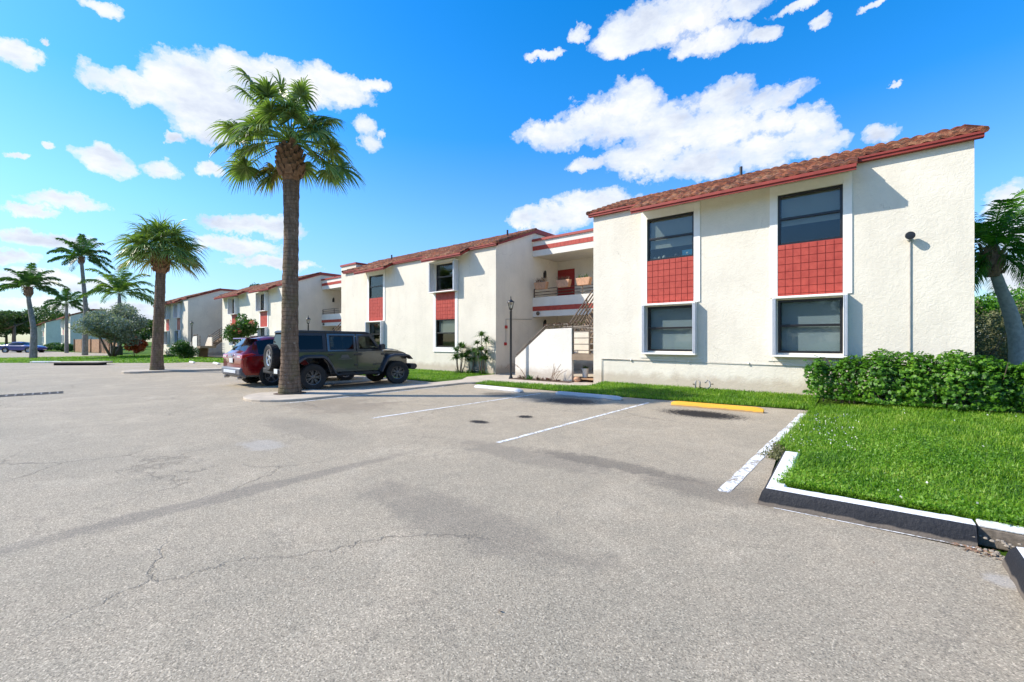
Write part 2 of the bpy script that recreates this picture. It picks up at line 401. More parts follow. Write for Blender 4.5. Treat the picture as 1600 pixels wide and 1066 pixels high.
def world():
    t = w.node_tree; t.nodes.clear()
    n = NT.__new__(NT); n.t = t
    out = n.n('ShaderNodeOutputWorld')
    sky = n.n('ShaderNodeTexSky', sky_type='NISHITA'); sky.sun_disc = False; sky.sun_elevation = EL; sky.sun_rotation = AZ % (2 * PI)
    sky.air_density = 1.0; sky.dust_density = .3; sky.ozone_density = 2.5; sky.altitude = 0
    hs = n.n('ShaderNodeHueSaturation'); hs.inputs['Value'].default_value = 1.5; hs.inputs['Hue'].default_value = .503
    n.l(sky.outputs[0], hs.inputs['Color'])
    bg = n.n('ShaderNodeBackground'); bg.inputs[1].default_value = .15
    d = n.co('Generated'); sep = n.n('ShaderNodeSeparateXYZ'); n.l(d, sep.inputs[0])
    n.l(n.mix(1, hs.outputs[0], n.ramp(sep.outputs[2], [(0, (.78, .9, 1)), (.25, (.72, .86, 1)), (.5, (1, 1, 1))]), 'MULTIPLY'), bg.inputs[0])
    n.l(n.ma('MULTIPLY', n.ramp(sep.outputs[2], [(0, .62), (.12, .74), (.42, .92)]), 1.56), hs.inputs['Saturation'])
    n.l(n.ma('MULTIPLY', n.ramp(sep.outputs[2], [(0, .40), (.10, .60), (.25, .92), (.42, 1)]), 1.5), hs.inputs['Value'])
    az = n.ma('ARCTAN2', sep.outputs[0], sep.outputs[1]); el = n.ma('ARCSINE', sep.outputs[2])
    cb = n.n('ShaderNodeCombineXYZ'); n.l(az, cb.inputs[0]); n.l(el, cb.inputs[1]); P = cb.outputs[0]
    warp = n.noise(d, 5, 5, .6, 0, True)
    P = n.mix(.05, P, n.mix(1, warp, (.5, .5, .5), 'SUBTRACT'), 'ADD')
    P = n.mix(.045, P, n.mix(1, n.noise(d, 26, 7, .68, 0, True), (.5, .5, .5), 'SUBTRACT'), 'ADD')
    def azel(px, py):
        u, v = (px - 800) / 680, (533 - py) / 680
        x, y = -ST + CT * u, CT + ST * u; return math.atan2(x, y), math.atan2(v, math.hypot(x, y))
    blobs = [(165, 122, 50, 26), (215, 130, 60, 30), (290, 128, 75, 50), (340, 165, 95, 50), (430, 128, 120, 36), (520, 136, 70, 30), (577, 127, 28, 12), (325, 208, 45, 22),
             (565, 195, 22, 22), (572, 222, 22, 22), (590, 205, 12, 10), (275, 218, 18, 10), (170, 252, 48, 26), (195, 268, 30, 20), (255, 265, 34, 20), (325, 265, 22, 12), (30, 242, 20, 8), (75, 225, 18, 7),
             (22, 78, 38, 22), (62, 56, 9, 7), (165, 12, 34, 13), (110, 320, 78, 14), (45, 328, 50, 10), (60, 372, 100, 13), (15, 402, 60, 12), (75, 438, 120, 15), (140, 480, 120, 12), (240, 500, 60, 10), (370, 358, 60, 13), (430, 358, 50, 18), (370, 388, 75, 14), (440, 415, 70, 10),
             (1060, 30, 120, 44), (985, 62, 60, 28), (1110, 62, 70, 26), (905, 53, 17, 16), (1150, 10, 60, 24), (1200, 50, 34, 16), (1285, 35, 20, 12), (1250, 3, 60, 9), (1370, 6, 30, 8), (850, 85, 35, 7),
             (995, 160, 50, 42), (940, 190, 70, 42), (870, 215, 62, 26), (1040, 200, 80, 46), (1130, 160, 62, 40), (1120, 205, 95, 50), (1210, 155, 60, 24), (1220, 195, 60, 30), (1265, 205, 45, 36), (1010, 245, 75, 34), (1190, 240, 90, 34), (1110, 255, 90, 30), (1280, 232, 50, 24), (1375, 212, 32, 17), (915, 255, 35, 12),
             (930, 320, 70, 26), (860, 340, 60, 22), (820, 345, 30, 12), (1400, 134, 12, 5), (1570, 310, 40, 24), (1585, 345, 50, 60), (1590, 430, 60, 40), (1540, 520, 120, 12)]
    # clouds out of frame on the same scale
    extra = [(.9, .5, .25, .10), (1.5, .7, .3, .12), (2.2, .4, .4, .1), (2.9, .6, .3, .12), (-2.6, .45, .4, .1), (-2.0, .7, .3, .12), (-2.3, .25, .3, .08)]
    m = None
    items = []
    for px, py, rx, ry in blobs:
        a, e = azel(px, py); a1, _ = azel(px + rx, py); _, e1 = azel(px, py - ry)
        items.append((a, e, abs(a1 - a) * 1.02, abs(e1 - e) * 1.02))
    for a, e, ra, re in items + extra:
        mpn = n.mp(P, (1 / ra, 1 / re, 0), (-a / ra, -e / re, 0))
        l = n.n('ShaderNodeVectorMath', operation='DOT_PRODUCT'); n.l(mpn, l.inputs[0]); n.l(mpn, l.inputs[1])
        v = l.outputs['Value']
        m = v if m is None else n.ma('SMOOTH_MIN', m, v, .12)
    dens = n.ma('SUBTRACT', 1, m)
    dens = n.ma('MAXIMUM', dens, -1.2)
    n1 = n.noise(d, 7, 9, .62); n2 = n.noise(n.mp(d, (1, 1, 1.6)), 22, 7, .6)
    n3 = n.noise(d, 55, 6, .65); nn = n.ma('ADD', n.ma('MULTIPLY', n.ma('SUBTRACT', n1, .5), 2.1), n.ma('MULTIPLY', n.ma('SUBTRACT', n2, .5), 1.7)); nn = n.ma('ADD', nn, n.ma('MULTIPLY', n.ma('SUBTRACT', n3, .5), .9))
    dd = n.ma('ADD', n.ma('ADD', dens, .10), nn)
    al = n.ramp(dd, [(0.0, 0), (.3, .42), (.65, .85), (1, 1)], 'EASE')
    sh = n.noise(n.mp(d, (1, 1, 2.4), (.02, .01, .0)), 8, 6, .6)
    shv = n.ma('ADD', n.ma('MULTIPLY', sh, 1.1), n.ma('MULTIPLY', n.ma('MINIMUM', dd, 1.2), -.16))
    cc = n.ramp(shv, [(.2, (.62, .69, .84)), (.4, (.82, .88, .97)), (.58, (1, 1, 1))])
    bc = n.n('ShaderNodeBackground'); n.l(cc, bc.inputs[0]); bc.inputs[1].default_value = .80
    mx = n.n('ShaderNodeMixShader'); n.l(al, mx.inputs[0]); n.l(bg.outputs[0], mx.inputs[1]); n.l(bc.outputs[0], mx.inputs[2]); n.l(mx.outputs[0], out.inputs[0])
world()
w.cycles.sampling_method = 'MANUAL'; w.cycles.sample_map_resolution = 512

# ------------------------------------------------------------------ ground
def sheet(name, poly, z, mat, origin=None, tess=0):
    mb = MB(); mb.add([(x, y, z) for x, y in poly], [tuple(range(len(poly)))])
    return build(name, mb, mat, None, origin=origin, fix=False)
def structure(o): o['kind'] = 'structure'; return o
structure(sheet('ground', [(-900, -900), (900, -900), (900, 900), (-900, 900)], -.03, 'lawn'))
structure(sheet('parking_lot', [(30, -30), (30, 4.6), (-.8, 4.62), (-1.0, 7.0), (-1.05, 11.55), (-5, 11.1), (-11.2, 11.05), (-12.0, 11.05), (-12, 10.6), (-24.9, 10.6), (-25.0, 11.2), (-33, 11.0),
     (-37.8, 9.8), (-37.6, 8.2), (-40.5, 5.9), (-43.2, 3.6), (-47.5, .3), (-60, -14), (-60, -30)][::-1], 0, 'asphalt'))
structure(sheet('side_road', [(-50, -6), (-52, 1.2), (-56, 5.2), (-64, 9.6), (-72, 10.2), (-110, 2), (-110, -12)][::-1], -.012, 'asphalt'))

def lawn(name, grid):
    """grid: rows of (x,y,z)"""
    mb = MB(); nr = len(grid); nc = len(grid[0])
    mb.add([p for r in grid for p in r], [(i * nc + j, i * nc + j + 1, (i + 1) * nc + j + 1, (i + 1) * nc + j) for i in range(nr - 1) for j in range(nc - 1)])
    return structure(build(name, mb, 'lawn', None, fix=False))
lawn('kerbed_lawn', [[(-.66, 4.9, .115), (.9, 4.9, .115), (25, 4.9, .115)], [(-.72, 6.4, .12), (1, 6.4, .13), (25, 6.4, .13)], [(-1.0, 7.1, .02), (1, 7.2, .13), (25, 7.2, .13)],
     [(-1.07, 11.6, .01), (1, 11.6, .14), (25, 11.6, .14)], [(-1.3, 13.6, .14), (1, 13.6, .15), (25, 13.6, .15)], [(-1.3, 40, .14), (1, 40, .14), (25, 40, .14)]])
lawn('lawn_strip', [[(-10.9, 11.08, .006), (-5, 11.12, .006), (-1.0, 11.58, .01)], [(-10.9, 11.5, .03), (-5, 11.7, .08), (-1.0, 12.2, .08)], [(-8.6, 12.0, .04), (-5, 13.4, .15), (-1.0, 13.5, .15)]])
lawn('building_lawn', [[(-24.9, 10.62, .01), (-18, 10.62, .01), (-12.05, 10.62, .01)], [(-24.9, 12.6, .03), (-18, 12.6, .03), (-12.05, 11.7, .03)], [(-24.9, 14.6, .03), (-18, 14.6, .03), (-12.05, 14.6, .03)]])
# concrete walk: rounded pad at the palm, narrow strip between the bays, crossing in front of the stairs
def walk():
    pad = []
    for k in range(13):
        a = PI + .35 + (PI - .2) * k / 12; pad.append((-12.35 + 1.15 * math.cos(a), 5.35 + 1.12 * math.sin(a)))
    poly = pad + [(-11.2, 6.2), (-11.15, 10.9), (-10.6, 11.6), (-9, 12.05), (-6.9, 12.15), (-6.9, 13.3), (-7.4, 14.6), (-12.85, 14.6), (-12.85, 12.6), (-12.1, 11.6), (-12.05, 10.6), (-11.95, 7.6), (-12.35, 6.75), (-13.1, 6.35)]
    mb = MB(); mb.prism(poly, 'z', -.02, .062)
    o = structure(build('concrete_walk', mb, 'concrete', None, bevel=.02))
walk()
def island(poly, z=.1):
    mb = MB(); mb.prism(poly, 'z', -.02, z); return structure(build('concrete_island', mb, 'concrete', None, bevel=.02))
pl = [(-27.3 + .75 * math.cos(PI + PI * k / 8), 4.8 + .75 * math.sin(PI + PI * k / 8)) for k in range(9)]
island(pl + [(-26.4, 5.8), (-24.95, 11.0), (-25.75, 11.0), (-27.6, 6.1), (-28.05, 5.6)][0:])
# soil ring at the palm foot
mb = MB(); mb.prism([(-12.62 + .42 * math.cos(a) * (1 + .1 * math.sin(3 * a)), 5.45 + .42 * math.sin(a)) for a in [2 * PI * k / 20 for k in range(20)]], 'z', .03, .067); structure(build('soil_ring', mb, 'earth', None))
# soil bed in front of the stair wall
mb = MB(); mb.prism([(-10.8, 12.9), (-8.2, 13.0), (-8.2, 13.38), (-10.8, 13.38)], 'z', .0, .085); structure(build('planting_bed', mb, 'earth', None))

# bay lines (painted)
def line(x0, y0, x1, y1, wd, label):
    mb = MB(); d = Vector((x1 - x0, y1 - y0)).normalized(); nx, ny = -d.y * wd / 2, d.x * wd / 2; N = 24
    vs = []; 
    for i in range(N + 1):
        t = i / N; j = random.uniform(-.012, .012); x = x0 + (x1 - x0) * t; y = y0 + (y1 - y0) * t
        vs += [(x + nx + j, y + ny, .005), (x - nx + j * .5, y - ny, .005)]
    mb.add(vs, [(2 * i, 2 * i + 1, 2 * i + 3, 2 * i + 2) for i in range(N)])
    return structure(build('bay_line', mb, 'line_paint', None, fix=False))
line(-1.16, 4.75, -1.12, 10.95, .115, ''); line(-4.33, 4.9, -4.27, 10.45, .075, ''); line(-7.62, 4.85, -7.45, 10.3, .075, ''); line(-11.08, 4.7, -11.08, 9.8, .06, '')
line(-30.5, 4.8, -30.3, 9.5, .1, ''); line(-34, 4.8, -33.8, 9.5, .1, '')
line(.75, 4.5, .735, 2.0, .05, ''); line(-.70, 4.595, .6, 4.655, .018, '')

# kerbs
def kerb(name, path, wd, h, label, closed_in=1):
    """path outer edge polyline; inner offset to the left side"""
    t = thing(name, (path[0][0], path[0][1], 0), label, 'kerb', 'painted kerbs round the right lawn')
    P = []
    for i in range(len(path) - 1):
        n = max(2, int(math.dist(path[i], path[i + 1]) / .06))
        P += [(path[i][0] + (path[i + 1][0] - path[i][0]) * k / n, path[i][1] + (path[i + 1][1] - path[i][1]) * k / n, i) for k in range(n)]
    P.append((*path[-1], len(path) - 2))
    nrm = []
    for i, (x, y, s) in enumerate(P):
        def nn(s):
            d = Vector((path[s + 1][0] - path[s][0], path[s + 1][1] - path[s][1])).normalized(); return Vector((-d.y, d.x))
        v = nn(s)
        if i > 0 and P[i - 1][2] != s: v = (nn(s - 1) + nn(s)); v = v / max(.5, v.length ** 2 / 2) if v.length else nn(s)
        nrm.append(v * closed_in)
    side = MB(); top = MB(); ns = len(P)
    def prof(i, o, z): return (P[i][0] + nrm[i].x * o, P[i][1] + nrm[i].y * o, z)
    rows = []
    for i in range(ns):
        j = random.uniform(-.004, .004); k = random.uniform(-.003, .003)
        rows.append([prof(i, -.045 + j, -.01), prof(i, -.035 + j, .03), prof(i, -.012 + j, h * .7), prof(i, .0, h - .022 + k), prof(i, .02, h - .004)])
    vs = [p for r in rows for p in r]; k = 5
    side.add(vs, [(i * k + j, i * k + j + 1, (i + 1) * k + j + 1, (i + 1) * k + j) for i in range(ns - 1) for j in range(k - 1)])
    side.add(rows[0] + [prof(0, wd, h - .01), prof(0, wd, -.01)], [tuple(range(7))]); side.add(rows[-1] + [prof(ns - 1, wd, h - .01), prof(ns - 1, wd, -.01)], [tuple(range(7))[::-1]])
    rows = [[prof(i, .02, h - .004), prof(i, .05, h), prof(i, wd - .02, h + random.uniform(-.003, .003)), prof(i, wd + random.uniform(-.006, .006), h - .02), prof(i, wd, -.01)] for i in range(ns)]
    vs = [p for r in rows for p in r]
    top.add(vs, [(i * k + j, i * k + j + 1, (i + 1) * k + j + 1, (i + 1) * k + j) for i in range(ns - 1) for j in range(k - 1)])
    build('kerb_face', side, 'kerb_black', t, smooth='auto'); build('kerb_top', top, 'kerb_white', t, smooth='auto')
kerb('kerb', [(-.86, 6.4), (-.79, 4.66), (.60, 4.72)], .17, .15, 'L-shaped kerb with black side and white top at the corner of the lawn', 1)
kerb('kerb', [(.72, 1.0), (.73, 4.45)][::1], .17, .14, 'short black-sided kerb running towards the viewer at the right edge of the photo', -1)
o = thing('kerb', (.9, 4.85, 0), 'x', 'kerb'); mb = MB(); mb.box(.615, 30, 4.80, 4.95, -.02, .118); simple('soil_kerb', (.17, .14, .11), .95, var=.4, scale=25, bump=.6); build('kerb_body', mb, 'soil_kerb', o, bevel=.01); mb = MB(); mb.box(.62, 30, 4.80, 4.96, .12, .147); build('kerb_top', mb, 'kerb_white', o, bevel=.01); tag(o, 'white-topped kerb continuing right past the broken corner joint', 'kerb', 'painted kerbs round the right lawn')
structure(sheet('verge', [(.88, 1.0), (30, 1.0), (30, 4.78), (.88, 4.78)], .1, 'lawn'))
# crumbled joint: small rubble and brown leaves
mb = MB()
for k in range(60):
    x, y = random.uniform(.58, .95), random.uniform(4.5, 4.78); s = random.uniform(.005, .018)
    z0 = .002 if y < 4.68 and x < .72 else .06
    mb.lathe([(s * .3, z0), (s, z0 + s * .4), (s * .6, z0 + s), (s * .1, z0 + s * 1.1)], (x, y, 0), 'z', 6)
simple('rubble_mat', (.26, .22, .17), .95, var=.4, scale=30)
o = build('rubble', mb, 'rubble_mat', None); o['kind'] = 'stuff'; tag(o, 'crumbled concrete bits in the broken kerb joint', 'rubble')
def flakes(name, pts, size, mat, label, cat):
    mb = MB()
    for x, y, z in pts:
        a = random.uniform(0, PI); s = size * random.uniform(.6, 1.3); dx, dy = math.cos(a) * s, math.sin(a) * s
        mb.add([(x - dx, y - dy, z), (x + dy * .35, y - dx * .35, z + s * .3), (x + dx, y + dy, z + .002), (x - dy * .35, y + dx * .35, z + s * .15)], [(0, 1, 2, 3)])
    o = build(name, mb, mat, None, fix=False); o['kind'] = 'stuff'; return tag(o, label, cat)
flakes('fallen_leaves', [(random.gauss(.6, .07), random.gauss(4.60, .05), .006) for _ in range(45)], .022, 'dead_leaf', 'brown dead leaves gathered at the broken kerb end', 'leaves')
for i, (x, y, s, lb) in enumerate([(-1.62, 1.85, .018, 'dark curled leaf lying alone on the open asphalt, left of centre'), (.02, 1.95, .017, 'small brown leaf on the asphalt at the lower right')]):
    mb = MB(); mb.add([(x - s, y, .004), (x, y - s * .5, .012), (x + s, y, .016), (x, y + s * .5, .008)], [(0, 1, 2, 3)]); tag(build('fallen_leaf', mb, 'dead_leaf', None, fix=False), lb, 'leaf')

rr_ = np.random.default_rng(44); pts_ = [(x, y, .004) for x, y in zip(rr_.uniform(-9, 1.0, 260), rr_.uniform(1.2, 10.8, 260)) if not (x > -1 and y > 4.4)]
flakes('debris', pts_, .009, 'dead_leaf', 'tiny brown leaf bits and grit scattered over the asphalt', 'debris')
# wheel stops
def wheel_stop(p0, p1, mat, label):
    L = math.dist(p0, p1); a = math.atan2(p1[1] - p0[1], p1[0] - p0[0])
    cx, cy = (p0[0] + p1[0]) / 2, (p0[1] + p1[1]) / 2
    mb = MB(); N = 26; rows = []
    for i in range(N + 1):
        x = -L / 2 + L * i / N; e = min(i, N - i); sh = .72 if e == 0 else .93 if e == 1 else 1
        j = random.uniform(-.002, .002)
        rows.append([(x, -.085, 0), (x, -.078 + j, .045 * sh), (x, -.05, .10 * sh + j), (x, 0, .115 * sh), (x, .05, .10 * sh), (x, .078, .045 * sh), (x, .085, 0)])
    vs = [p for r in rows for p in r]; k = 7
    mb.add(vs, [(i * k + j, i * k + j + 1, (i + 1) * k + j + 1, (i + 1) * k + j) for i in range(N) for j in range(k - 1)] + [tuple(range(k)), tuple(range(N * k, N * k + k))[::-1]])
    o = build('wheel_stop', mb, mat, None, world=False, smooth='auto'); o.location = (cx, cy, 0); o.rotation_euler = (0, 0, a)
    tag(o, label, 'wheel stop', 'concrete wheel stops at the ends of the bays')
wheel_stop((-3.68, 10.42), (-1.78, 10.55), 'stop_yellow', 'yellow painted concrete wheel stop in the right-hand bay')
wheel_stop((-6.92, 10.35), (-4.95, 10.4), 'stop_grey', 'grey-white wheel stop in the middle bay, next to the yellow one')
wheel_stop((-9.98, 10.2), (-8.0, 10.12), 'stop_white', 'white wheel stop in the bay beside the concrete walk')
wheel_stop((-37.6, 9.3), (-35.9, 9.1), 'stop_white', 'white wheel stop in the far lot, left of its twin near the palm')
wheel_stop((-34.6, 9.9), (-32.6, 9.6), 'stop_white', 'white wheel stop in the far lot, partly behind the red car')
wheel_stop((-45.6, 2.0), (-43.9, 3.4), 'stop_white', 'white wheel stop at the grass by the far-left leaning palm')
wheel_stop((-42.9, 4.3), (-41.3, 5.6), 'stop_white', 'white wheel stop at the grass near the kerb inlet')
# kerb inlet
t = thing('kerb_inlet', (-38.6, 3.6, 0), 'concrete kerb inlet with a dark opening at the lawn edge', 'drain', rz=R(42))
mb = MB(); mb.box(-1.5, 1.5, -.1, .9, .14, .22); build('slab', mb, 'concrete', t, world=False, bevel=.02)
mb = MB(); mb.box(-1.35, 1.35, .0, .6, .0, .138); build('opening', mb, 'void_black', t, world=False)
# drain grate
t = thing('drain_grate', (-18.6, .45, .004), 'long black slotted drain grate set in the asphalt at the left edge', 'drain grate', rz=R(-4))
mb = MB(); mb.box(-.28, .28, -1.1, 1.0, -.004, .004); build('pit', mb, 'void_black', t, world=False)
mb = MB()
for k in range(13): mb.box(-.28, .28, -1.1 + k * .165, -1.065 + k * .165, .005, .012)
mb.box(-.31, -.28, -1.1, 1.02, .0, .012); mb.box(.28, .31, -1.1, 1.02, .0, .012); build('bars', mb, 'grate_bar', t, world=False)

# ------------------------------------------------------------------ buildings
def tile_field(mb, x0, x1, prof, period=.25, amp=.032, course=.33):
    """corrugated stepped tile sheet; prof=(y0,z0),(y1,z1)"""
    (y0, z0), (y1, z1) = prof; L = math.hypot(y1 - y0, z1 - z0); nc = max(1, round(L / course))
    ns = 6; nx = int(round((x1 - x0) / period)) * ns; dx = (x1 - x0) / nx
    xs = [x0 + dx * i for i in range(nx + 1)]
    def wave(i):
        p = (i % ns) / ns; return amp * (abs(math.sin(PI * p * 1.0)) * 1.5 if True else 0)
    jit = {}
    vs = []; fs = []; row = nx + 1
    def pt(x, t, lift): return (x, y0 + (y1 - y0) * t, z0 + (z1 - z0) * t + lift)
    r = 0
    for c in range(nc):
        for e, lf in ((0, .032), (1, .0)):
            t = (c + e) / nc
            for i, x in enumerate(xs):
                ti = i // ns
                j = jit.setdefault((ti, c), random.uniform(-.012, .014))
                vs.append(pt(x, t + (j * .6 / L if e == 0 else 0), wave(i) + lf + j * (1 - e)))
            if r: fs += [((r - 1) * row + i, (r - 1) * row + i + 1, r * row + i + 1, r * row + i) for i in range(nx)]
            r += 1
    o = len(mb.v); mb.v += vs; mb.f += [tuple(k + o for k in f) for f in fs]
    # eave lip
    lip = [pt(x, 0, wave(i) + .045 + jit.get((i // ns, 0), 0)) for i, x in enumerate(xs)] + [pt(x, 0, wave(i) - .012) for i, x in enumerate(xs)]
    mb.add(lip, [(i, i + 1, row + i + 1, row + i) for i in range(nx)])

def window(root, a, b, lo, hi, Y, sill=None, blind=None, pale=False):
    """black sliding window in an opening of the wall plane Y"""
    fw = .058; mb = MB(); y0, y1 = Y + .03, Y + .085
    mb.box(a, a + fw, y0, y1, lo, hi); mb.box(b - fw, b, y0, y1, lo, hi)
    mb.box(a + fw, b - fw, y0, y1, lo, lo + fw); mb.box(a + fw, b - fw, y0, y1, hi - fw, hi)
    mid = (lo + hi) / 2 + .02; mb.box(a + fw, b - fw, y0 - .012, y1, mid - .03, mid + .03)
    wf = build('window', mb, 'dark_frame', root, bevel=.004)
    for z0, z1, yy in ((lo + fw, mid - .022, y0 + .035), (mid + .022, hi - fw, y0 + .018)):
        p = MB(); p.box(a + fw, b - fw, yy, yy + .006, z0, z1); build('pane', p, 'glass', wf)
    if blind:
        z0, mt, frac = blind
        p = MB(); p.box(a + fw + .01, b - fw - .01, Y + .14, Y + .15, z0, hi - fw); build('blind', p, mt, wf)
    # room behind so that the glass has depth
    p = MB(); ex = .5
    p.add([(a - ex, Y + .16, lo - .4), (b + ex, Y + .16, lo - .4), (b + ex, Y + 2.6, lo - .4), (a - ex, Y + 2.6, lo - .4), (a - ex, Y + .16, hi + .1), (b + ex, Y + .16, hi + .1), (b + ex, Y + 2.6, hi + .1), (a - ex, Y + 2.6, hi + .1)],
          [(0, 1, 2, 3), (4, 5, 6, 7), (1, 2, 6, 5), (2, 3, 7, 6), (3, 0, 4, 7)])
    build('room', p, 'room_dark', wf, fix=False)
    return wf
def shutter_box(root, a, b, lo, hi, Y, dp=.2):
    mb = MB(); mb.box(a, b, Y - dp, Y - .002, hi, hi + .05); o = build('shutter_box', mb, 'white_trim', root, bevel=.006)
    mb = MB(); mb.box(a, b, Y - dp, Y - .002, lo - .05, lo); build('box_sill', mb, 'white_trim', o, bevel=.006)
    for x0, x1, s in ((a, a + .085, 1), (b - .085, b, -1)):
        m = MB(); N = 7
        m.box(x0, x1, Y - dp + .03, Y - .003, lo, hi)
        for k in range(3): m.box(x0 + .004 + k * .028, x0 + .022 + k * .028, Y - dp - .005, Y - dp + .03, lo + .005, hi - .005)
        build('folded_shutter', m, 'shutter_grey', o, bevel=.004)
def tile_panel(root, a, b, lo, hi, Y, far=False):
    mb = MB()
    if far: mb.box(a, b, Y - .02, Y + .03, lo, hi)
    else:
        nx = max(1, round((b - a) / .176)); nz = max(1, round((hi - lo) / .19)); w_, h_ = (b - a) / nx, (hi - lo) / nz; off = .3 * h_
        mb.box(a, b, Y - .006, Y + .03, lo, hi)
        for i in range(nx):
            for j in range(nz + 1):
                z0 = max(lo, lo + (j - 1) * h_ + off); z1 = min(hi, lo + j * h_ + off)
                if z1 - z0 < .03: continue
                q = random.uniform(-.002, .002)
                mb.box(a + i * w_ + .007, a + (i + 1) * w_ - .007, Y - .022 + q, Y - .007, z0 + .007, z1 - .007)
    return build('tile_panel', mb, 'red_tile', root)

def building(label, x0, x1, Y, z0, cols, projs, depth=11, far=False, vents=(), tower=None):
    root = thing('apartment_building', (x0, Y, z0), label, 'building', 'two-storey stucco apartment blocks in a row')
    EV = 5.77
    holes = []
    for c in cols: holes += [(c['a'], c['b'], 1.22, 2.60), (c['a'], c['b'], 4.04, 5.36)]
    zt = EV + .07
    xs = sorted({x0, x1} | {h[0] for h in holes} | {h[1] for h in holes}); zs = sorted({z0 - .3, zt} | {h[2] for h in holes} | {h[3] for h in holes})
    mb = MB()
    for i in range(len(xs) - 1):
        for j in range(len(zs) - 1):
            cx, cz = (xs[i] + xs[i + 1]) / 2, (zs[j] + zs[j + 1]) / 2
            if any(h[0] < cx < h[1] and h[2] < cz < h[3] for h in holes): continue
            mb.add([(xs[i], Y, zs[j]), (xs[i + 1], Y, zs[j]), (xs[i + 1], Y, zs[j + 1]), (xs[i], Y, zs[j + 1])], [(0, 1, 2, 3)])
    for a, b, lo, hi in holes:
        d = .13
        mb.add([(a, Y, lo), (b, Y, lo), (b, Y, hi), (a, Y, hi), (a, Y + d, lo), (b, Y + d, lo), (b, Y + d, hi), (a, Y + d, hi)], [(0, 4, 5, 1), (1, 5, 6, 2), (2, 6, 7, 3), (3, 7, 4, 0)])
    side = [(Y, z0 - .3), (Y, zt), (Y + 2.75, 6.98), (Y + depth, 6.98), (Y + depth, z0 - .3)]
    for x in (x0, x1): mb.add([(x, y, z) for y, z in side], [(0, 1, 2, 3, 4)])
    mb.add([(x0, Y + depth, z0 - .3), (x1, Y + depth, z0 - .3), (x1, Y + depth, 6.98), (x0, Y + depth, 6.98)], [(0, 1, 2, 3)])
    bm_ = build('wall', mb, 'stucco', root, fix=False)
    bm = bmesh.new(); bm.from_mesh(bm_.data); bmesh.ops.remove_doubles(bm, verts=bm.verts, dist=.0005); bm.to_mesh(bm_.data); bm.free()
    # roof deck and tiles
    ov = .13
    rf = MB(); rf.add([(x0 - ov, Y - .12, 5.865), (x1 + ov, Y - .12, 5.865), (x1 + ov, Y + 2.82, 7.03), (x0 - ov, Y + 2.82, 7.03)], [(0, 1, 2, 3)])
    rf.add([(x0 - ov, Y + 2.82, 7.045), (x1 + ov, Y + 2.82, 7.045), (x1 + ov, Y + depth, 7.045), (x0 - ov, Y + depth, 7.045)], [(0, 1, 2, 3)])
    tile_field(rf, x0 - ov, x1 + ov, ((Y - .15, 5.875), (Y + 2.82, 7.06)))
    for a, b in projs: tile_field(rf, a - .02, b + .02, ((Y - .70, 5.565), (Y - .08, 5.905)), course=.36)
    # end ridge caps along right rake
    for xr in (x0 - ov, x1 + ov):
        n = 8
        for k in range(n):
            ya, yb = Y - .17 + 2.98 * k / n, Y - .17 + 2.98 * (k + 1) / n + .03
            za, zb = 5.875 + 1.18 * k / n, 5.875 + 1.18 * (k + 1) / n
            rf.tube([(xr, ya, za + .02), (xr, yb, zb + .005)], [.07, .055], 8)
    roof = build('roof', rf, 'roof_tile', root, fix=False)
    fa = MB()
    edges = []; cur = x0 - ov
    for a, b in projs: edges.append((cur, a)); cur = b
    edges.append((cur, x1 + ov))
    for a, b in edges:
        if b - a > .05: fa.box(a, b, Y - .13, Y - .002, 5.77, 5.87); fa.box(a, b, Y - .155, Y - .13, 5.835, 5.885)
    for a, b in projs:
        fa.box(a, b, Y - .68, Y - .64, 5.44, 5.55); fa.box(a - .005, b + .005, Y - .71, Y - .68, 5.50, 5.575)
        for x in (a, b - .03): fa.prism([(Y - .64, 5.44), (Y - .64, 5.55), (Y - .13, 5.86), (Y - .13, 5.74)], 'x', x, x + .03)
    for x, xx in ((x0 - ov, x0 - .002), (x1 + .002, x1 + ov)):
        fa.prism([(Y - .12, 5.76), (Y - .12, 5.87), (Y + 2.82, 7.03), (Y + 2.82, 6.86)], 'x', x, xx)
        fa.box(x, xx, Y + 2.82, Y + depth, 6.88, 7.08)
    build('fascia', fa, 'red_paint', roof)
    for a, b in projs: sf = MB(); sf.prism([(Y - .64, 5.45), (Y - .002, 5.72), (Y - .002, 5.76), (Y - .64, 5.49)], 'x', a + .03, b - .03); build('soffit', sf, 'soffit', roof)
    for vx, vy in vents:
        v = MB(); z = 5.88 + (vy + .15) * .39; v.tube([(vx, Y + vy, z), (vx, Y + vy, z + .34)], .045, 8); build('vent_pipe', v, 'plastic_black', roof)
    for c in cols:
        a, b = c['a'], c['b']; tw = .18
        tr = MB(); y0, y1 = Y - .028, Y - .001
        if c['box'] == 'low': L0, L1 = 2.68, 5.60
        elif c['box'] == 'up': L0, L1 = 1.02, 3.97
        else: L0, L1 = 2.66, 3.97
        tr.box(a - tw, a - .0, y0, y1, L0, L1)
        if c['box'] == 'both': build('window_trim', tr, 'white_trim', root, bevel=.004); tr = MB()
        tr.box(b + .0, b + tw, y0, y1, L0, L1)
        if c['box'] == 'low': tr.box(a, b, y0, y1, 5.36, L1); tr.box(a - .05, b + .05, Y - .06, y0 - .001, 2.645, 2.70)
        if c['box'] == 'up': tr.box(a, b, y0, y1, L0, 1.22); tr.box(a - tw - .02, b + tw + .02, Y - .05, y0 - .001, .99, 1.04)
        build('window_trim', tr, 'white_trim', root, bevel=.004)
        tile_panel(root, a, b, 2.70 if c['box'] != 'up' else 2.60, 4.04, Y, far)
        window(root, a, b, 1.22, 2.60, Y, blind=c.get('bl')); window(root, a, b, 4.04, 5.36, Y, blind=c.get('bu'))
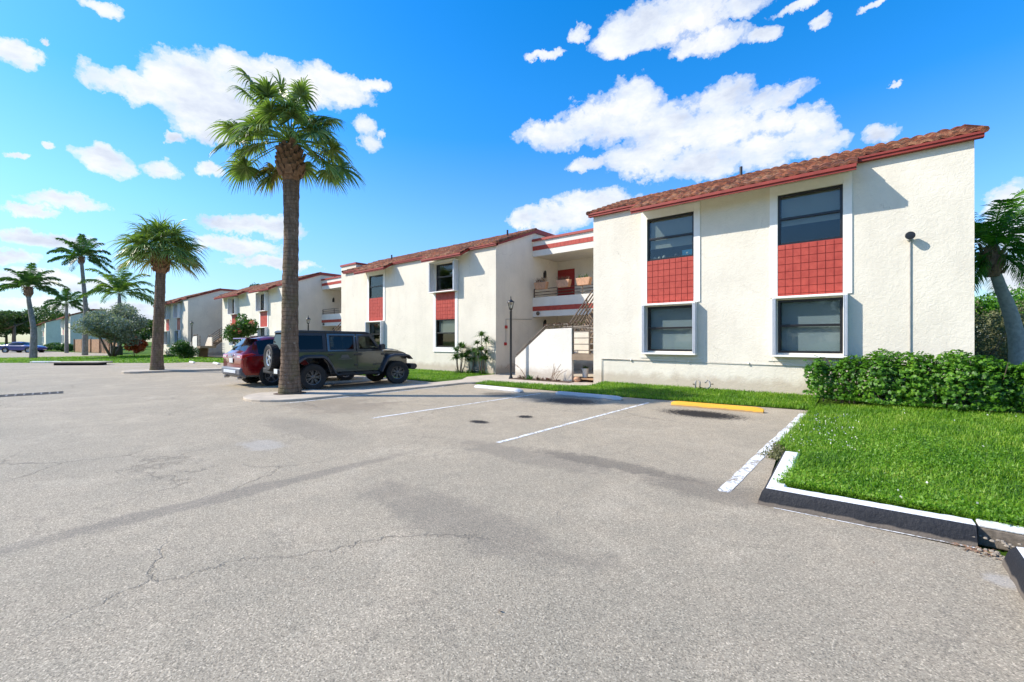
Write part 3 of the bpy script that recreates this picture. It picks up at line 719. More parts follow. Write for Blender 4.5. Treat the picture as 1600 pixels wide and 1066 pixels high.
        if c['box'] in ('low', 'both'): shutter_box(root, a - .10, b + .10, 1.17, 2.63 if c['box'] == 'low' else 2.60, Y, .22)
        if c['box'] in ('up', 'both'): shutter_box(root, a - .22, b + .22, 3.98, 5.42, Y, .30)
        st = MB(); st.box(a - .22, b + .22, Y - .02, Y - .001, 1.0, 1.035)
        if c['box'] == 'low': build('sill', st, 'stucco_white', root)
    if tower:
        ta, tb, ty = tower
        m = MB(); m.box(ta, tb, ty, Y + depth - .5, z0 - .3, 6.42); build('stair_tower', m, 'stucco', root)
        m = MB(); m.box(ta - .06, tb + .06, ty - .06, Y + depth - .4, 6.42, 6.54); build('tower_cap', m, 'cap_red', root)
    return root
b1 = building('cream two-storey block nearest the camera, at the right, with red tiled roof', -7.38, 1.66, 13.3, .12,
    [dict(a=-5.47, b=-4.05, box='low', bl=(1.27, 'blind', 1), bu=(4.42, 'blind_plain', 1)), dict(a=-1.92, b=-.55, box='low', bl=(1.27, 'blind', 1), bu=(4.55, 'blind_plain', 1))], [(-5.72, -.28)], vents=[(-3.3, 2.4)])
b2 = building('cream two-storey block behind the off-roader, with a coiled hose at its corner', -25.64, -12.92, 14.48, .02,
    [dict(a=-22.98, b=-21.54, box='low', bl=(2.0, 'room_dark', 1), bu=None), dict(a=-16.97, b=-15.55, box='up', bl=(1.9, 'blind_plain', 1), bu=None)], [(-23.5, -20.5), (-17.3, -14.5)], vents=[(-13.6, 1.6), (-22.6, 1.3)], tower=(-27.1, -25.3, 15.0))
b3 = building('cream block half hidden by the tall palm trunk, behind the flowering bush', -47.9, -34.4, 14.4, 0,
    [dict(a=-45.3, b=-44.0, box='both'), dict(a=-38.8, b=-37.4, box='both')], [(-47.9, -41.9), (-39.4, -35.5)], far=True, vents=[(-38, 2.2)])
b4 = building('farthest cream block of the row, seen beside the second fan palm', -64.2, -53.1, 12.95, 0,
    [dict(a=-61.3, b=-60.0, box='both'), dict(a=-57.0, b=-55.7, box='both')], [(-64, -54.9)], far=True)

# fixtures of building 1
m = MB(); m.tube([(-7.05, 13.275, .1), (-7.05, 13.275, .92), (-1.3, 13.275, .90), (1.2, 13.275, .89)], .014, 6)
for x in (-6, -4.2, -2.6, -.9): m.box(x - .02, x + .02, 13.255, 13.3, .88, .94)
build('wall_pipe', m, 'stucco_white', b1, smooth=True)
t = thing('security_camera', (.65, 13.3, 3.86), 'round dark floodlight camera on a thin conduit high on the right wall', 'cctv')  # security camera with its conduit, not a light source
m = MB(); m.lathe([(.03, 0), (.075, -.02), (.09, -.10), (.085, -.12), (.02, -.125)], (.65, 13.22, 3.88), 'y', 16); build('head', m, 'black_paint', t, smooth='auto')
m = MB(); m.lathe([(.05, 0), (.05, -.03), (.02, -.05), (.02, -.09)], (.65, 13.298, 3.82), 'y', 12); build('bracket', m, 'galv', t)
m = MB(); m.tube([(.66, 13.28, 3.78), (.66, 13.28, .1)], .013, 6); build('conduit', m, 'galv', t)
# backflow pipes at the wall foot
t = thing('water_pipes', (-3.7, 13.0, .1), 'pair of bent grey standpipes at the foot of the near wall', 'pipes')
m = MB(); m.tube([(-3.92, 13.02, .1), (-3.92, 13.02, .36), (-3.86, 13.02, .42), (-3.80, 13.02, .36), (-3.80, 13.02, .2), (-3.6, 13.02, .18), (-3.52, 13.02, .25), (-3.54, 13.02, .38), (-3.6, 13.02, .42), (-3.66, 13.02, .34)], .022, 7)
build('pipe', m, 'galv', t, smooth=True); m = MB(); m.box(-3.99, -3.93, 13.0, 13.04, .26, .3); m.box(-3.50, -3.44, 13.0, 13.04, .3, .33); build('valve_handle', m, 'brass', t)
# ornaments inside the upper left window
for i, (x, s, mt, lb) in enumerate([(-5.30, .055, 'pebble_white', 'pale shell at the left end of the upstairs window sill'), (-5.15, .05, 'pebble_white', 'round grey-white stone on the upstairs window sill'), (-5.0, .06, 'pebble_white', 'cream figurine third along on the upstairs window sill'), (-4.62, .07, 'pot_dark', 'small black pot on the upstairs window sill')]):
    m = MB(); m.lathe([(s * .5, 4.087), (s, 4.087 + s * .6), (s * .9, 4.087 + s * 1.2), (s * .4, 4.087 + s * 1.8), (s * .1, 4.087 + s * 2)], (x, 13.47, 0), 'z', 10)
    m.box(x - .02, x + .02, 13.44, 13.5, 4.02, 4.09)
    tag(build('ornament', m, mt, None, smooth=True, origin=(x, 13.47, 4.08)), lb, 'ornament', 'ornaments on the upstairs sill')
m = MB(); m.box(-4.42, -4.13, 13.395, 13.402, 4.09, 4.27); o = build('window_sticker', m, 'sticker_blue', None, origin=(-4.28, 13.4, 4.1)); tag(o, 'small blue sign with a white mark behind the upstairs glass', 'sign')
m = MB(); m.lathe([(.03, 0), (.03, -.004), (.001, -.005)], (-4.28, 13.394, 4.18), 'y', 10); build('white_mark', m, 'pot_white', o)

# fixtures of building 2
def alarm(y, z, lb):
    m = MB(); m.box(-12.92, -12.86, y - .07, y + .07, z - .07, z + .07); m.lathe([(.06, 0), (.05, .03), (.02, .04)], (-12.86, y, z), 'x', 12)
    tag(build('alarm_box', m, 'alarm_red', None, bevel=.01, origin=(-12.9, y, z)), lb, 'alarm', 'red alarm boxes on the side wall')
alarm(15.15, 2.17, 'upper red fire alarm box on the shaded side wall'); alarm(15.1, 1.40, 'lower red fire alarm box on the shaded side wall')
m = MB(); m.tube([(-12.9, 15.15, 1.4), (-12.9, 15.15, 2.53), (-12.9, 17.1, 2.60)], .012, 6); build('alarm_conduit', m, 'galv', b2)
# hose hanging on the wall near the corner
def hose():
    t = thing('garden_hose', (-13.9, 14.4, .1), 'thick grey hose coiled on a hanger on the wall between the two spiky plants', 'hose')
    m = MB()
    for k in range(9):
        w_ = .17 + .016 * k; h_ = .52 + .03 * k; y = 14.40 - .012 * (k % 4); cx = -13.95 + random.uniform(-.02, .02); top = 1.18
        pts = [(cx + w_ * math.sin(a) * (1 + .25 * (1 - math.cos(a)) / 2), y + .008 * math.sin(5 * a), top - h_ + h_ * math.cos(a)) for a in [2 * PI * i / 22 for i in range(23)]]
        m.tube(pts, .017, 6, cap=False)
    pts = [(-13.95 + .3 * math.cos(a) * (1 - i * .012), 14.33 + .09 * math.sin(a), .12 + .006 * i) for i, a in enumerate([.5 * j for j in range(40)])]
    m.tube(pts, .017, 6); build('coil', m, 'hose_grey', t, smooth=True, fix=False)
    m = MB(); m.lathe([(.11, 0), (.11, -.03), (.05, -.04), (.05, -.12), (.1, -.13)], (-13.95, 14.478, 1.12), 'y', 14); build('hanger', m, 'plastic_grey', t)
hose()

# ------------------------------------------------------------------ breezeways with stairs
def breezeway(label, xl, xr, YF, stairY, z0=.05, detail=True):
    t = thing('stair_block', (xl, YF, z0), label, 'stairway', 'open stair blocks between the buildings')
    def b(nm, mt, *bx, par=None, bev=0):
        m = MB()
        for q in bx: m.box(*q)
        return build(nm, m, mt, par or t, bevel=bev)
    e = .004; back = YF + 2.2
    b('roof_fascia', 'stucco_white', (xl + e, xr - e, YF, YF + .16, 5.68, 6.42), (xl + e, xr - e, YF + .16, YF + 6, 6.2, 6.40))
    b('ceiling', 'stucco', (xl + e, xr - e, YF + .165, back, 5.72, 5.8))
    b('roof_cap', 'cap_red', (xl + e, xr - e, YF - .07, YF + .2, 6.42, 6.53))
    m = MB(); n = int((xr - xl) / .2)
    for i in range(n): w_ = (xr - xl - .02) / n; m.box(xl + .01 + i * w_ + .004, xl + .01 + (i + 1) * w_ - .004, YF - .016, YF - .002, 5.97, 6.18)
    build('tile_band', m, 'red_tile', t)
    b('balcony', 'stucco_white', (xl + e, xr - e, YF, YF + .14, 2.72, 3.66), (xl + e, xr - e, YF + .14, back, 2.9, 3.1))
    m = MB()
    for i in range(n): m.box(xl + .01 + i * w_ + .004, xl + .01 + (i + 1) * w_ - .004, YF - .016, YF - .002, 3.0, 3.22)
    build('tile_band', m, 'red_tile', t)
    b('back_wall', 'stucco', (xl + e, xr - e, back, back + .2, -.1, 5.72))
    b('floor', 'concrete', (xl + e, xr - e, stairY + 1.35, back, -.05, z0 + .02))
    dx = xl + .05
    d = b('door', 'door_red', (dx, dx + 1.02, back - .04, back - .002, 3.1, 5.28), bev=.01)
    b('door_panels', 'door_red', *[(dx + .12 + .42 * i, dx + .46 + .42 * i, back - .055, back - .041, z, z + h) for i in (0, 1) for z, h in ((3.3, .7), (4.15, .55), (4.82, .3))], par=d, bev=.008)
    b('door_knob', 'brass', (dx + .9, dx + .95, back - .1, back - .042, 4.05, 4.1), par=d)
    b('door', 'door_red', (xl + 4.0, xl + 4.95, back - .04, back - .002, .07, 2.2), bev=.01)
    b('louvred_window', 'white_trim', *[(xr - 1.3, xr - .25, back - .05, back - .003, 4.1 + .1 * k, 4.17 + .1 * k) for k in range(12)])
    # railing on the balcony
    m = MB()
    for z in (3.78, 3.92, 4.07): m.tube([(xl + .05, YF + .07, z), (xr - .05, YF + .07, z)], .02, 6)
    for k in range(5):
        x = xl + .06 + (xr - xl - .12) * k / 4; m.box(x - .02, x + .02, YF + .05, YF + .09, 3.66, 4.09)
    build('balcony_rail', m, 'rail_brown', t)
    m = MB(); m.lathe([(.09, 0), (.1, -.05), (.05, -.09)], (xl + .35, YF - .002, 2.88), 'y', 10); build('spot_lamp', m, 'rail_brown', t)
    for zz in (2.25, 4.75):
        m = MB(); m.box(xl + .005, xl + .12, YF + .9, YF + 1.02, zz, zz + .26); m.lathe([(.02, zz + .26), (.08, zz + .28), (.01, zz + .38)], (xl + .08, YF + .96, 0), 'z', 8); build('wall_lantern', m, 'black_paint', t)
    # stair: low wall, flight along x, landing, flight towards the balcony
    S = stairY; wl = xr - 3.55; wt = xr - 2.08; we = xr - .93
    m = MB(); m.prism([(wl, z0 - .1), (wl, .86), (wt, 1.97), (we, 2.0), (we, z0 - .1)], 'y', S, S + .13); build('stair_wall', m, 'stucco_white', t, bevel=.008)
    m = MB(); m.prism([(wl + .55, z0 - .1), (wl + .55, .9 + .5 * .74), (wl + .66, .9 + .61 * .74), (wl + .66, z0 - .1)], 'y', S - .015, S - .001); build('step_shade_strip', m, 'stucco', t)  # strip in darker stucco, standing for the shading where the wall steps
    m = MB(); m.prism([(wl + .3, z0 - .1), (wl + .3, .86), (wt, 1.9), (we, 1.9), (we, 1.0), (wt, .9), (wl + .9, z0 - .1)], 'y', S + 1.2, S + 1.3); build('inner_wall', m, 'stucco', t)
    n1 = 6; m = MB()
    for k in range(n1):
        xa = wl + .25 + (wt - wl - .25) * k / n1; m.box(xa, wt, S + .132, S + 1.198, z0 + (1.06 - z0) * k / n1 - .03 * 0, z0 + (1.06 - z0) * (k + 1) / n1)
    build('lower_flight', m, 'step_concrete', t)
    m = MB(); m.box(wt + .002, xr - e, S + .132, S + 1.3, .87, 1.062); m.box(we + .002, xr - e, S - .0, S + .13, .85, 1.06); build('landing', m, 'step_concrete', t)
    m = MB(); n2 = 11
    for k in range(n2):
        ya = S + 1.302 + (YF - S - 1.3) * k / n2; yb = S + 1.302 + (YF - S - 1.3) * (k + 1) / n2; z = 1.06 + (3.1 - 1.06) * (k + 1) / n2
        m.box(xr - 2.0, xr - 1.08, ya, yb + .05, z - .06, z - .005)
        m.box(xr - 2.0, xr - 1.08, yb + .01, yb + .03, z - .005, z + .12 if k < n2 - 1 else z)
    build('upper_flight', m, 'step_concrete', t)
    m = MB()
    for x in (xr - 2.05, xr - 1.07):
        m.prism([(S + 1.3, .85), (S + 1.3, 1.12), (YF - .01, 3.15), (YF - .01, 2.88)], 'x', x, x + .045)
    build('stringer', m, 'rail_brown', t)
    rl = MB()
    for x in (xr - 2.03, xr - 1.05):
        for o_ in (.32, .52, .72, .93):
            rl.tube([(x, S + 1.3, 1.06 + o_), (x, YF + .05, 3.1 + o_)], .032, 6)
        for k in range(4):
            f = k / 3; yy = S + 1.32 + (YF - S - 1.3) * f; zz = 1.06 + 2.04 * f; rl.box(x - .02, x + .02, yy - .02, yy + .02, zz, zz + .95)
    build('stair_railing', rl, 'rail_brown', t)
    rl = MB()
    for o_ in (.14, .36, .58, .8, .93): rl.tube([(we + .02, S + .06, 1.06 + o_), (xr - .05, S + .06, 1.06 + o_)], .02, 6); rl.tube([(xr - 1.03, S + 1.25, 1.06 + o_), (xr - .05, S + 1.25, 1.06 + o_)], .02, 6)
    for x in (we + .03, xr - .24): rl.box(x - .02, x + .02, S + .04, S + .08, 1.06, 2.0)
    rl.tube([(wl + .02, S + .06, .98), (wt, S + .06, 2.12), (we, S + .06, 2.14)], .028, 7)
    for k in range(5): x = wt + .05 + (we - wt - .05) * k / 4; rl.box(x - .015, x + .015, S + .045, S + .075, 1.95, 2.14)
    rl.tube([(wl + .3, S + 1.25, .98), (wt, S + 1.25, 2.08), (we, S + 1.25, 2.1)], .025, 7)
    build('handrail', rl, 'rail_brown', t)
    return t
s1 = breezeway('open stair and balcony with red door between the near block and the middle block', -12.92, -7.38, 17.2, 13.4)
s2 = breezeway('stair and balcony recess between the middle block and the block behind the tall palm', -34.4, -27.1, 17.35, 13.9, 0)
s3 = breezeway('farthest stair block, left of the flowering bush', -53.1, -47.9, 16.4, 12.6, 0)

# planters on the near balcony
def leaf_clump(n, c, r, ln, wd, up=.6, droop=.3, seg=3):
    """arching strap leaves from a point -> V,F"""
    Vs, Fs = [], []
    for k in range(n):
        a = random.uniform(0, 2 * PI); e = random.uniform(.15, 1.4) ** up; L = ln * random.uniform(.6, 1.1)
        d = np.array([math.cos(a) * math.cos(e), math.sin(a) * math.cos(e), math.sin(e)]); b = np.array([-math.sin(a), math.cos(a), 0])
        p0 = np.array(c) + np.array([random.uniform(-r, r), random.uniform(-r, r), 0]); o = len(Vs)
        for i in range(seg + 1):
            s = i / seg; p = p0 + d * L * s - np.array([0, 0, droop * L * s * s]); w_ = wd * (1 - s) ** .6 * (.6 + s if s < .4 else 1) + .0008
            Vs += [p - b * w_ / 2, p + b * w_ / 2]
        Fs += [(o + 2 * i, o + 2 * i + 1, o + 2 * i + 3, o + 2 * i + 2) for i in range(seg)]
    return Vs, Fs
def clump_obj(name, specs, mat, parent=None, origin=None):
    V, F = [], []
    for sp in specs:
        v, f = leaf_clump(*sp); o = len(V); V += v; F += [tuple(i + o for i in q) for q in f]
    return npmesh(name, np.array(V), np.array(F), mat, parent, origin)
for i, (x, w_, kind, lb) in enumerate([(-12.28, .36, 0, 'terracotta trough with thin dry stems at the left end of the balcony rail'), (-11.0, .36, 1, 'terracotta trough with a pale plant on the middle of the balcony rail'), (-9.93, .36, 2, 'terracotta trough hung at the right end of the balcony rail')]):
    t = thing('planter', (x, 17.1, 3.95), lb, 'planter', 'troughs on the balcony rail')
    m = MB(); zb = 4.02
    m.prism([(x - w_ * .8, zb), (x - w_, zb + .3), (x - w_, zb + .34), (x + w_, zb + .34), (x + w_, zb + .3), (x + w_ * .8, zb)], 'y', 16.92, 17.16); build('trough', m, 'terracotta', t, bevel=.015)
    clump_obj('plant', [(26 if kind < 2 else 9, (x + dx, 17.04, zb + .33), .06, .5 if kind == 0 else .32, .022 if kind == 0 else .035, .5, .25) for dx in (-.22, 0, .2)], ['dead_leaf', 'dead_leaf', 'shrub_leaf'][kind], t)
# nook under the landing
for x, y, s, mt, lb in [(-8.02, 13.85, .13, 'pot_white', 'white flower pot with green plant in the nook under the landing'), (-7.68, 14.1, .15, 'pot_dark', 'black flower pot behind the white one under the landing')]:
    t = thing('potted_plant', (x, y, .2), lb, 'potted plant', 'pots under the stair landing')
    m = MB(); m.lathe([(s * .7, .22), (s, .5), (s * 1.08, .5), (s * 1.08, .54), (s * .9, .54), (s * .85, .5)], (x, y, 0), 'z', 16); build('pot', m, mt, t, smooth='auto')
    clump_obj('plant', [(26, (x, y, .5), .05, .3, .035, .6, .3)], 'shrub_leaf', t)
m = MB(); m.box(-8.25, -7.42, 13.6, 14.3, .15, .2); m.box(-8.2, -8.1, 13.65, 14.25, .06, .15); m.box(-7.55, -7.45, 13.65, 14.25, .06, .15); tag(build('wooden_pallet', m, 'wood_fence', None, origin=(-7.8, 13.9, .06)), 'low wooden stand under the pots below the stair landing', 'stand')
m = MB(); m.lathe([(.1, .06), (.13, .12), (.12, .2), (.07, .25)], (-8.15, 13.5, 0), 'z', 12); tag(build('clay_bowl', m, 'terracotta', None, smooth=True, origin=(-8.15, 13.5, .06)), 'round clay bowl on the ground by the stair nook', 'bowl')
m = MB(); rows = []
for i in range(7):
    for j in range(6): rows.append((-7.62 + .3 * i / 6 - .1, 14.9 + .07 * math.sin(i * 1.7) + .02 * j, 2.35 - .55 * j / 5 + .04 * math.sin(i)))
m.add(rows, [(i * 6 + j, i * 6 + j + 1, i * 6 + j + 7, i * 6 + j + 6) for i in range(6) for j in range(5)]); tag(build('blue_towel', m, 'blue_cloth', None, smooth=True, fix=False, origin=(-7.6, 14.9, 2)), 'bright blue cloth hung on the stair rail beside the near block', 'towel')
# dried vine along the top rail
o = clump_obj('rail_vine', [(20, (x, 13.46, 2.14 + random.uniform(-.03, .03)), .05, .16, .03, .8, .6) for x in [-9.5 + .13 * k for k in range(15)]] , 'purple_leaf', None, (-8.7, 13.46, 2.1)); tag(o, 'brown leafy vine trailing along the top of the stair rail', 'vine')
o = clump_obj('rail_vine', [(10, (x, 14.6, 1.32 + (x + 10.4) * .78), .05, .2, .03, .8, .5) for x in (-10.4, -10.2, -10.0)], 'shrub_leaf', None, (-10.2, 14.6, 1.4)); tag(o, 'sparse green potted twig showing above the sloping stair wall', 'plant')

# ------------------------------------------------------------------ lamp posts
def lamp_post(loc, h, label):
    t = thing('lamp_post', loc, label, 'lamp post', 'black lamp posts by the stairways')
    p = MB(); p.lathe([(.09, 0), (.09, .05), (.055, .12), (.05, .2), (.042, .24), (.042, h - .62), (.05, h - .6), (.03, h - .56)], (0, 0, 0), 'z', 14); build('post', p, 'black_paint', t, world=False, smooth='auto')
    z = h - .56; c = MB(); c.lathe([(.03, z), (.06, z + .02), (.07, z + .06), (.04, z + .07)], (0, 0, 0), 'z', 12)
    for k in range(6):
        a = PI * k / 3; c.tube([(.07 * math.cos(a), .07 * math.sin(a), z + .06), (.125 * math.cos(a), .125 * math.sin(a), z + .3)], .008, 5)
    c.lathe([(.14, z + .3), (.13, z + .33), (.07, z + .38), (.035, z + .4), (.03, z + .43), (.015, z + .46), (.02, z + .49), (.004, z + .56)], (0, 0, 0), 'z', 12); build('lantern', c, 'black_paint', t, world=False, smooth='auto')
    g = MB(); g.lathe([(.062, z + .065), (.115, z + .298), (.05, z + .299)], (0, 0, 0), 'z', 12); build('lantern_glass', g, 'lamp_glass', t, world=False, smooth='auto')
    b_ = MB(); b_.lathe([(.015, z + .08), (.03, z + .14), (.02, z + .19), (.003, z + .21)], (0, 0, 0), 'z', 10); build('bulb', b_, 'pot_white', t, world=False, smooth=True)
    return t
lamp_post((-10.82, 13.0, .04), 3.25, 'slim black lamp post in front of the white stair wall')
lamp_post((-27.3, 12.9, 0), 3.15, 'black lamp post whose lantern shows just above the four-wheel drive roof')
lamp_post((-48.0, 12.0, 0), 3.45, 'black lamp post by the farthest stairs, next to the round bush')

# ------------------------------------------------------------------ palms
def frond_fan(V, F, P, d, pet, rad, nl, rng, droopk=.55, wl=.045):
    d = d / np.linalg.norm(d); up = np.array([0, 0, 1.])
    sag = pet * .22 * (1 - abs(d[2]) * .6)
    def strip(pts, ws, b):
        o = len(V)
        for p, w_ in zip(pts, ws): V.append(p - b * w_ / 2); V.append(p + b * w_ / 2)
        for i in range(len(pts) - 1): F.append((o + 2 * i, o + 2 * i + 1, o + 2 * i + 3, o + 2 * i + 2))
    b = np.cross(d, up)
    if np.linalg.norm(b) < .15: b = np.array([1, .2, 0.])
    b /= np.linalg.norm(b)
    ps = [P + d * pet * s - up * sag * s * s for s in (0, .35, .7, 1)]
    strip(ps, [.05, .035, .03, .025], b); strip(ps, [.05, .035, .03, .025], np.cross(d, b))
    t = d * pet - up * 2 * sag; t /= np.linalg.norm(t); n = np.cross(b, t); 
    if n[2] < 0: n = -n
    roll = rng.normal() * .45; b, n = b * math.cos(roll) + n * math.sin(roll), n * math.cos(roll) - b * math.sin(roll)
    hub = ps[-1]
    for k in range(nl):
        a = (-1 + 2 * (k + .5) / nl) * R(128); L = rad * (1 - .22 * abs(a) / 2.2) * rng.uniform(.88, 1.08)
        cost = rad * .28 * math.cos(a / 2) ** 2
        dr = t * math.cos(a) + b * math.sin(a) + n * (.16 * abs(math.sin(a)) + rng.uniform(-.05, .05)); dr /= np.linalg.norm(dr)
        st = hub + t * cost * .5
        bb = np.cross(dr, n); bb /= np.linalg.norm(bb) + 1e-6; bb = bb * .85 + n * rng.choice([-.5, .5]); bb /= np.linalg.norm(bb)
        dk = droopk * rng.uniform(.8, 1.5)
        pts = []; p = st.copy(); dir_ = dr.copy(); seg = 5
        for i in range(seg + 1):
            pts.append(p.copy()); s = i / seg
            dir_ = dir_ - up * dk * s * 1.15 * (1 - max(0, -dir_[2]) * .9); dir_ /= np.linalg.norm(dir_); p = p + dir_ * L / seg
        w0 = wl * rng.uniform(.8, 1.15)
        strip(pts, [w0 * .4, w0, w0 * .95, w0 * .7, w0 * .38, .003], bb)
def frond_pin(V, F, P, d, L, rng, nl=40, ll=.55, droop=.9, wl=.035, spread=.3):
    d = d / np.linalg.norm(d); up = np.array([0, 0, 1.]); b = np.cross(d, up)
    if np.linalg.norm(b) < .15: b = np.array([1, .3, 0.])
    b /= np.linalg.norm(b)
    pts = []; p = P.copy(); dir_ = d.copy(); seg = 10
    for i in range(seg + 1):
        pts.append(p.copy()); s = i / seg; dir_ = dir_ - up * droop * .32 * s * (1 - max(0, -dir_[2])); dir_ /= np.linalg.norm(dir_); p = p + dir_ * L / seg
    o = len(V)
    for i, q in enumerate(pts): w_ = .05 * (1 - i / seg) + .01; V.append(q - b * w_ / 2); V.append(q + b * w_ / 2)
    for i in range(seg): F.append((o + 2 * i, o + 2 * i + 1, o + 2 * i + 3, o + 2 * i + 2))
    for k in range(nl):
        s = .14 + .86 * (k + .5) / nl; x = s * seg; i = min(seg - 1, int(x)); f = x - i; q = pts[i] * (1 - f) + pts[i + 1] * f; t = pts[i + 1] - pts[i]; t /= np.linalg.norm(t)
        n = np.cross(b, t); n = n if n[2] > 0 else -n
        for sg in (-1, 1):
            l = ll * (math.sin(PI * (s * .8 + .14)) ** .6) * rng.uniform(.85, 1.1)
            dr = b * sg * .75 + t * .65 + n * rng.uniform(-spread, spread); dr /= np.linalg.norm(dr)
            w_ = wl * rng.uniform(.8, 1.2); o = len(V); p = q.copy(); dd = dr.copy(); wd = t * .7 + n * .7; wd /= np.linalg.norm(wd)
            for j, ww in enumerate((.5, 1, .8, .06)):
                V.append(p - wd * w_ * ww / 2); V.append(p + wd * w_ * ww / 2); dd = dd - up * .32 * (j + .6) * .6; dd /= np.linalg.norm(dd); p = p + dd * l / 3
            F += [(o + 2 * j, o + 2 * j + 1, o + 2 * j + 3, o + 2 * j + 2) for j in range(3)]
def trunk_mesh(pts, rs, n=18, rough=.02, seed=1):
    rng = np.random.default_rng(seed); P = [Vector(p) for p in pts]
    # resample
    out = []; rr = []
    for i in range(len(P) - 1):
        m = max(2, int((P[i + 1] - P[i]).length / .12))
        for k in range(m): out.append(P[i].lerp(P[i + 1], k / m)); rr.append(rs[i] + (rs[i + 1] - rs[i]) * k / m)
    out.append(P[-1]); rr.append(rs[-1])
    # smooth
    for _ in range(6):
        out = [out[0]] + [(out[i - 1] + out[i] * 2 + out[i + 1]) / 4 for i in range(1, len(out) - 1)] + [out[-1]]
        rr = [rr[0]] + [(rr[i - 1] + rr[i] * 2 + rr[i + 1]) / 4 for i in range(1, len(rr) - 1)] + [rr[-1]]
    mb = MB(); vs = []
    for i, (p, r) in enumerate(zip(out, rr)):
        for k in range(n):
            a = 2 * PI * k / n; q = r * (1 + rng.uniform(-rough, rough) + .03 * math.sin(3 * a + i * .05)) + (.008 if i % 2 else 0)
            vs.append((p.x + q * math.cos(a), p.y + q * math.sin(a), p.z))
    m = len(out); mb.add(vs, [(i * n + k, i * n + (k + 1) % n, (i + 1) * n + (k + 1) % n, (i + 1) * n + k) for i in range(m - 1) for k in range(n)] + [tuple(range((m - 1) * n, m * n))])
    return mb
def fan_palm(base, trunk_pts, rs, heart, pet, rad, nf, label, seed, boots=True, nl=34, specs=None, lo=-.75, wl=.052):
    rng = np.random.default_rng(seed)
    t = thing('fan_palm', base, label, 'palm tree', 'palm trees standing in the lot and lawns')
    build('trunk', trunk_mesh(trunk_pts, rs, seed=seed, rough=.035), 'palm_trunk', t, smooth=True)
    h = Vector(heart)
    if boots:
        m = MB(); R0 = boots
        m.lathe([(R0 * .62, -1.1), (R0 * .9, -.9), (R0, -.6), (R0 * .9, -.4), (R0 * .45, -.15)], tuple(h), 'z', 18)
        for k in range(70):
            a = k * 2.399; z = -1.05 + .85 * k / 70; r = R0 * (.92 - .35 * max(0, (z + .5) / .3)); s = rng.uniform(.8, 1.3)
            cx, cy = math.cos(a), math.sin(a); w_ = .085 * s
            q = [(cx * r - cy * -w_, cy * r + cx * -w_, z), (cx * r - cy * w_, cy * r + cx * w_, z), (cx * (r + .10 * s) - cy * w_ * .6, cy * (r + .10 * s) + cx * w_ * .6, z + .17 * s), (cx * (r + .10 * s) - cy * -w_ * .6, cy * (r + .10 * s) + cx * -w_ * .6, z + .17 * s)]
            q2 = [(x * .88, y * .88, zz + .03) for x, y, zz in q]
            m.add([(x + h.x, y + h.y, zz + h.z) for x, y, zz in q + q2], [(0, 1, 2, 3), (4, 7, 6, 5), (2, 6, 7, 3), (1, 5, 6, 2), (0, 3, 7, 4)])
        build('leaf_bases', m, 'leaf_base', t)
    V, F = [], []; Vo, Fo = [], []
    hp = np.array(h)
    for k in range(nf):
        f = (k + .5) / nf; el = math.asin(max(-1, min(1, 1 - f * (1 - lo)))) ; a = k * 2.399963 + rng.uniform(-.25, .25)
        d = np.array([math.cos(a) * math.cos(el), math.sin(a) * math.cos(el), math.sin(el)])
        old = f > .9
        frond_fan(Vo if old else V, Fo if old else F, hp + d * .12, d, pet * rng.uniform(.75, 1.1), rad * rng.uniform(.85, 1.1), nl, rng, droopk=.55 + .4 * f, wl=wl)
    if specs:
        for d, pp, rr in specs: frond_fan(V, F, hp, np.array(d, float), pp, rr, nl, rng, droopk=.85, wl=wl)
    npmesh('crown', np.array(V), np.array(F), 'fan_leaf', t)
    if Fo: npmesh('old_fronds', np.array(Vo), np.array(Fo), 'fan_leaf_old', t)
    return t
simple('leaf_base', (.22, .125, .07), .9, var=.4, scale=14, bump=.5)
SP = []
for qx, qy, dep, rr in [(392, 158, .1, .85), (408, 150, .5, .8), (372, 205, .2, .9), (388, 232, .6, .9), (420, 232, .9, .85), (447, 160, .2, .85), (462, 152, -.2, .8), (483, 165, .3, .8), (455, 205, .9, .85), (520, 195, .1, .75), (512, 222, .6, .9), (532, 232, .2, .95), (540, 255, -.1, 1.0), (525, 262, .5, .95), (378, 258, .0, .95), (368, 240, -.3, .9), (500, 250, -.7, .9), (425, 180, -.6, .85), (480, 190, -.8, .85), (404, 262, -.5, .9), (440, 175, .6, .8), (470, 200, .6, .8), (435, 205, .4, .8), (490, 215, .2, .8), (410, 200, -.2, .85), (500, 185, -.4, .8), (465, 180, -.5, .8)]:
    v = Vector((CT, ST, 0)) * (qx - 456) * .0155 + Vector((0, 0, 1)) * ((225 - qy) * .0176 + .12) + Vector((ST, -CT, 0)) * dep
    SP.append((tuple(v), v.length * 1.0, rr * .88))
fan_palm((-12.62, 5.45, .06), [(-12.62, 5.45, .03), (-12.62, 5.45, .5), (-12.60, 5.44, 1.3), (-12.57, 5.44, 3.2), (-12.58, 5.47, 4.6), (-12.54, 5.45, 6.2)], [.31, .25, .22, .20, .185, .215], (-12.5, 5.42, 7.1), .78, .86, 18,
    'tall fan palm on the concrete pad before the parked cars', 11, boots=.30, lo=-.45, nl=42, specs=SP)
fan_palm((-27.3, 5.4, .1), [(-27.3, 5.4, .05), (-27.3, 5.4, .6), (-27.1, 5.45, 3.2), (-27.05, 5.5, 5.2)], [.30, .24, .215, .19], (-27.05, 5.5, 5.95), .85, 1.15, 50,
    'shorter thick-trunked fan palm standing on the far concrete island', 5, boots=.30, nl=30, lo=-.25, wl=.06)
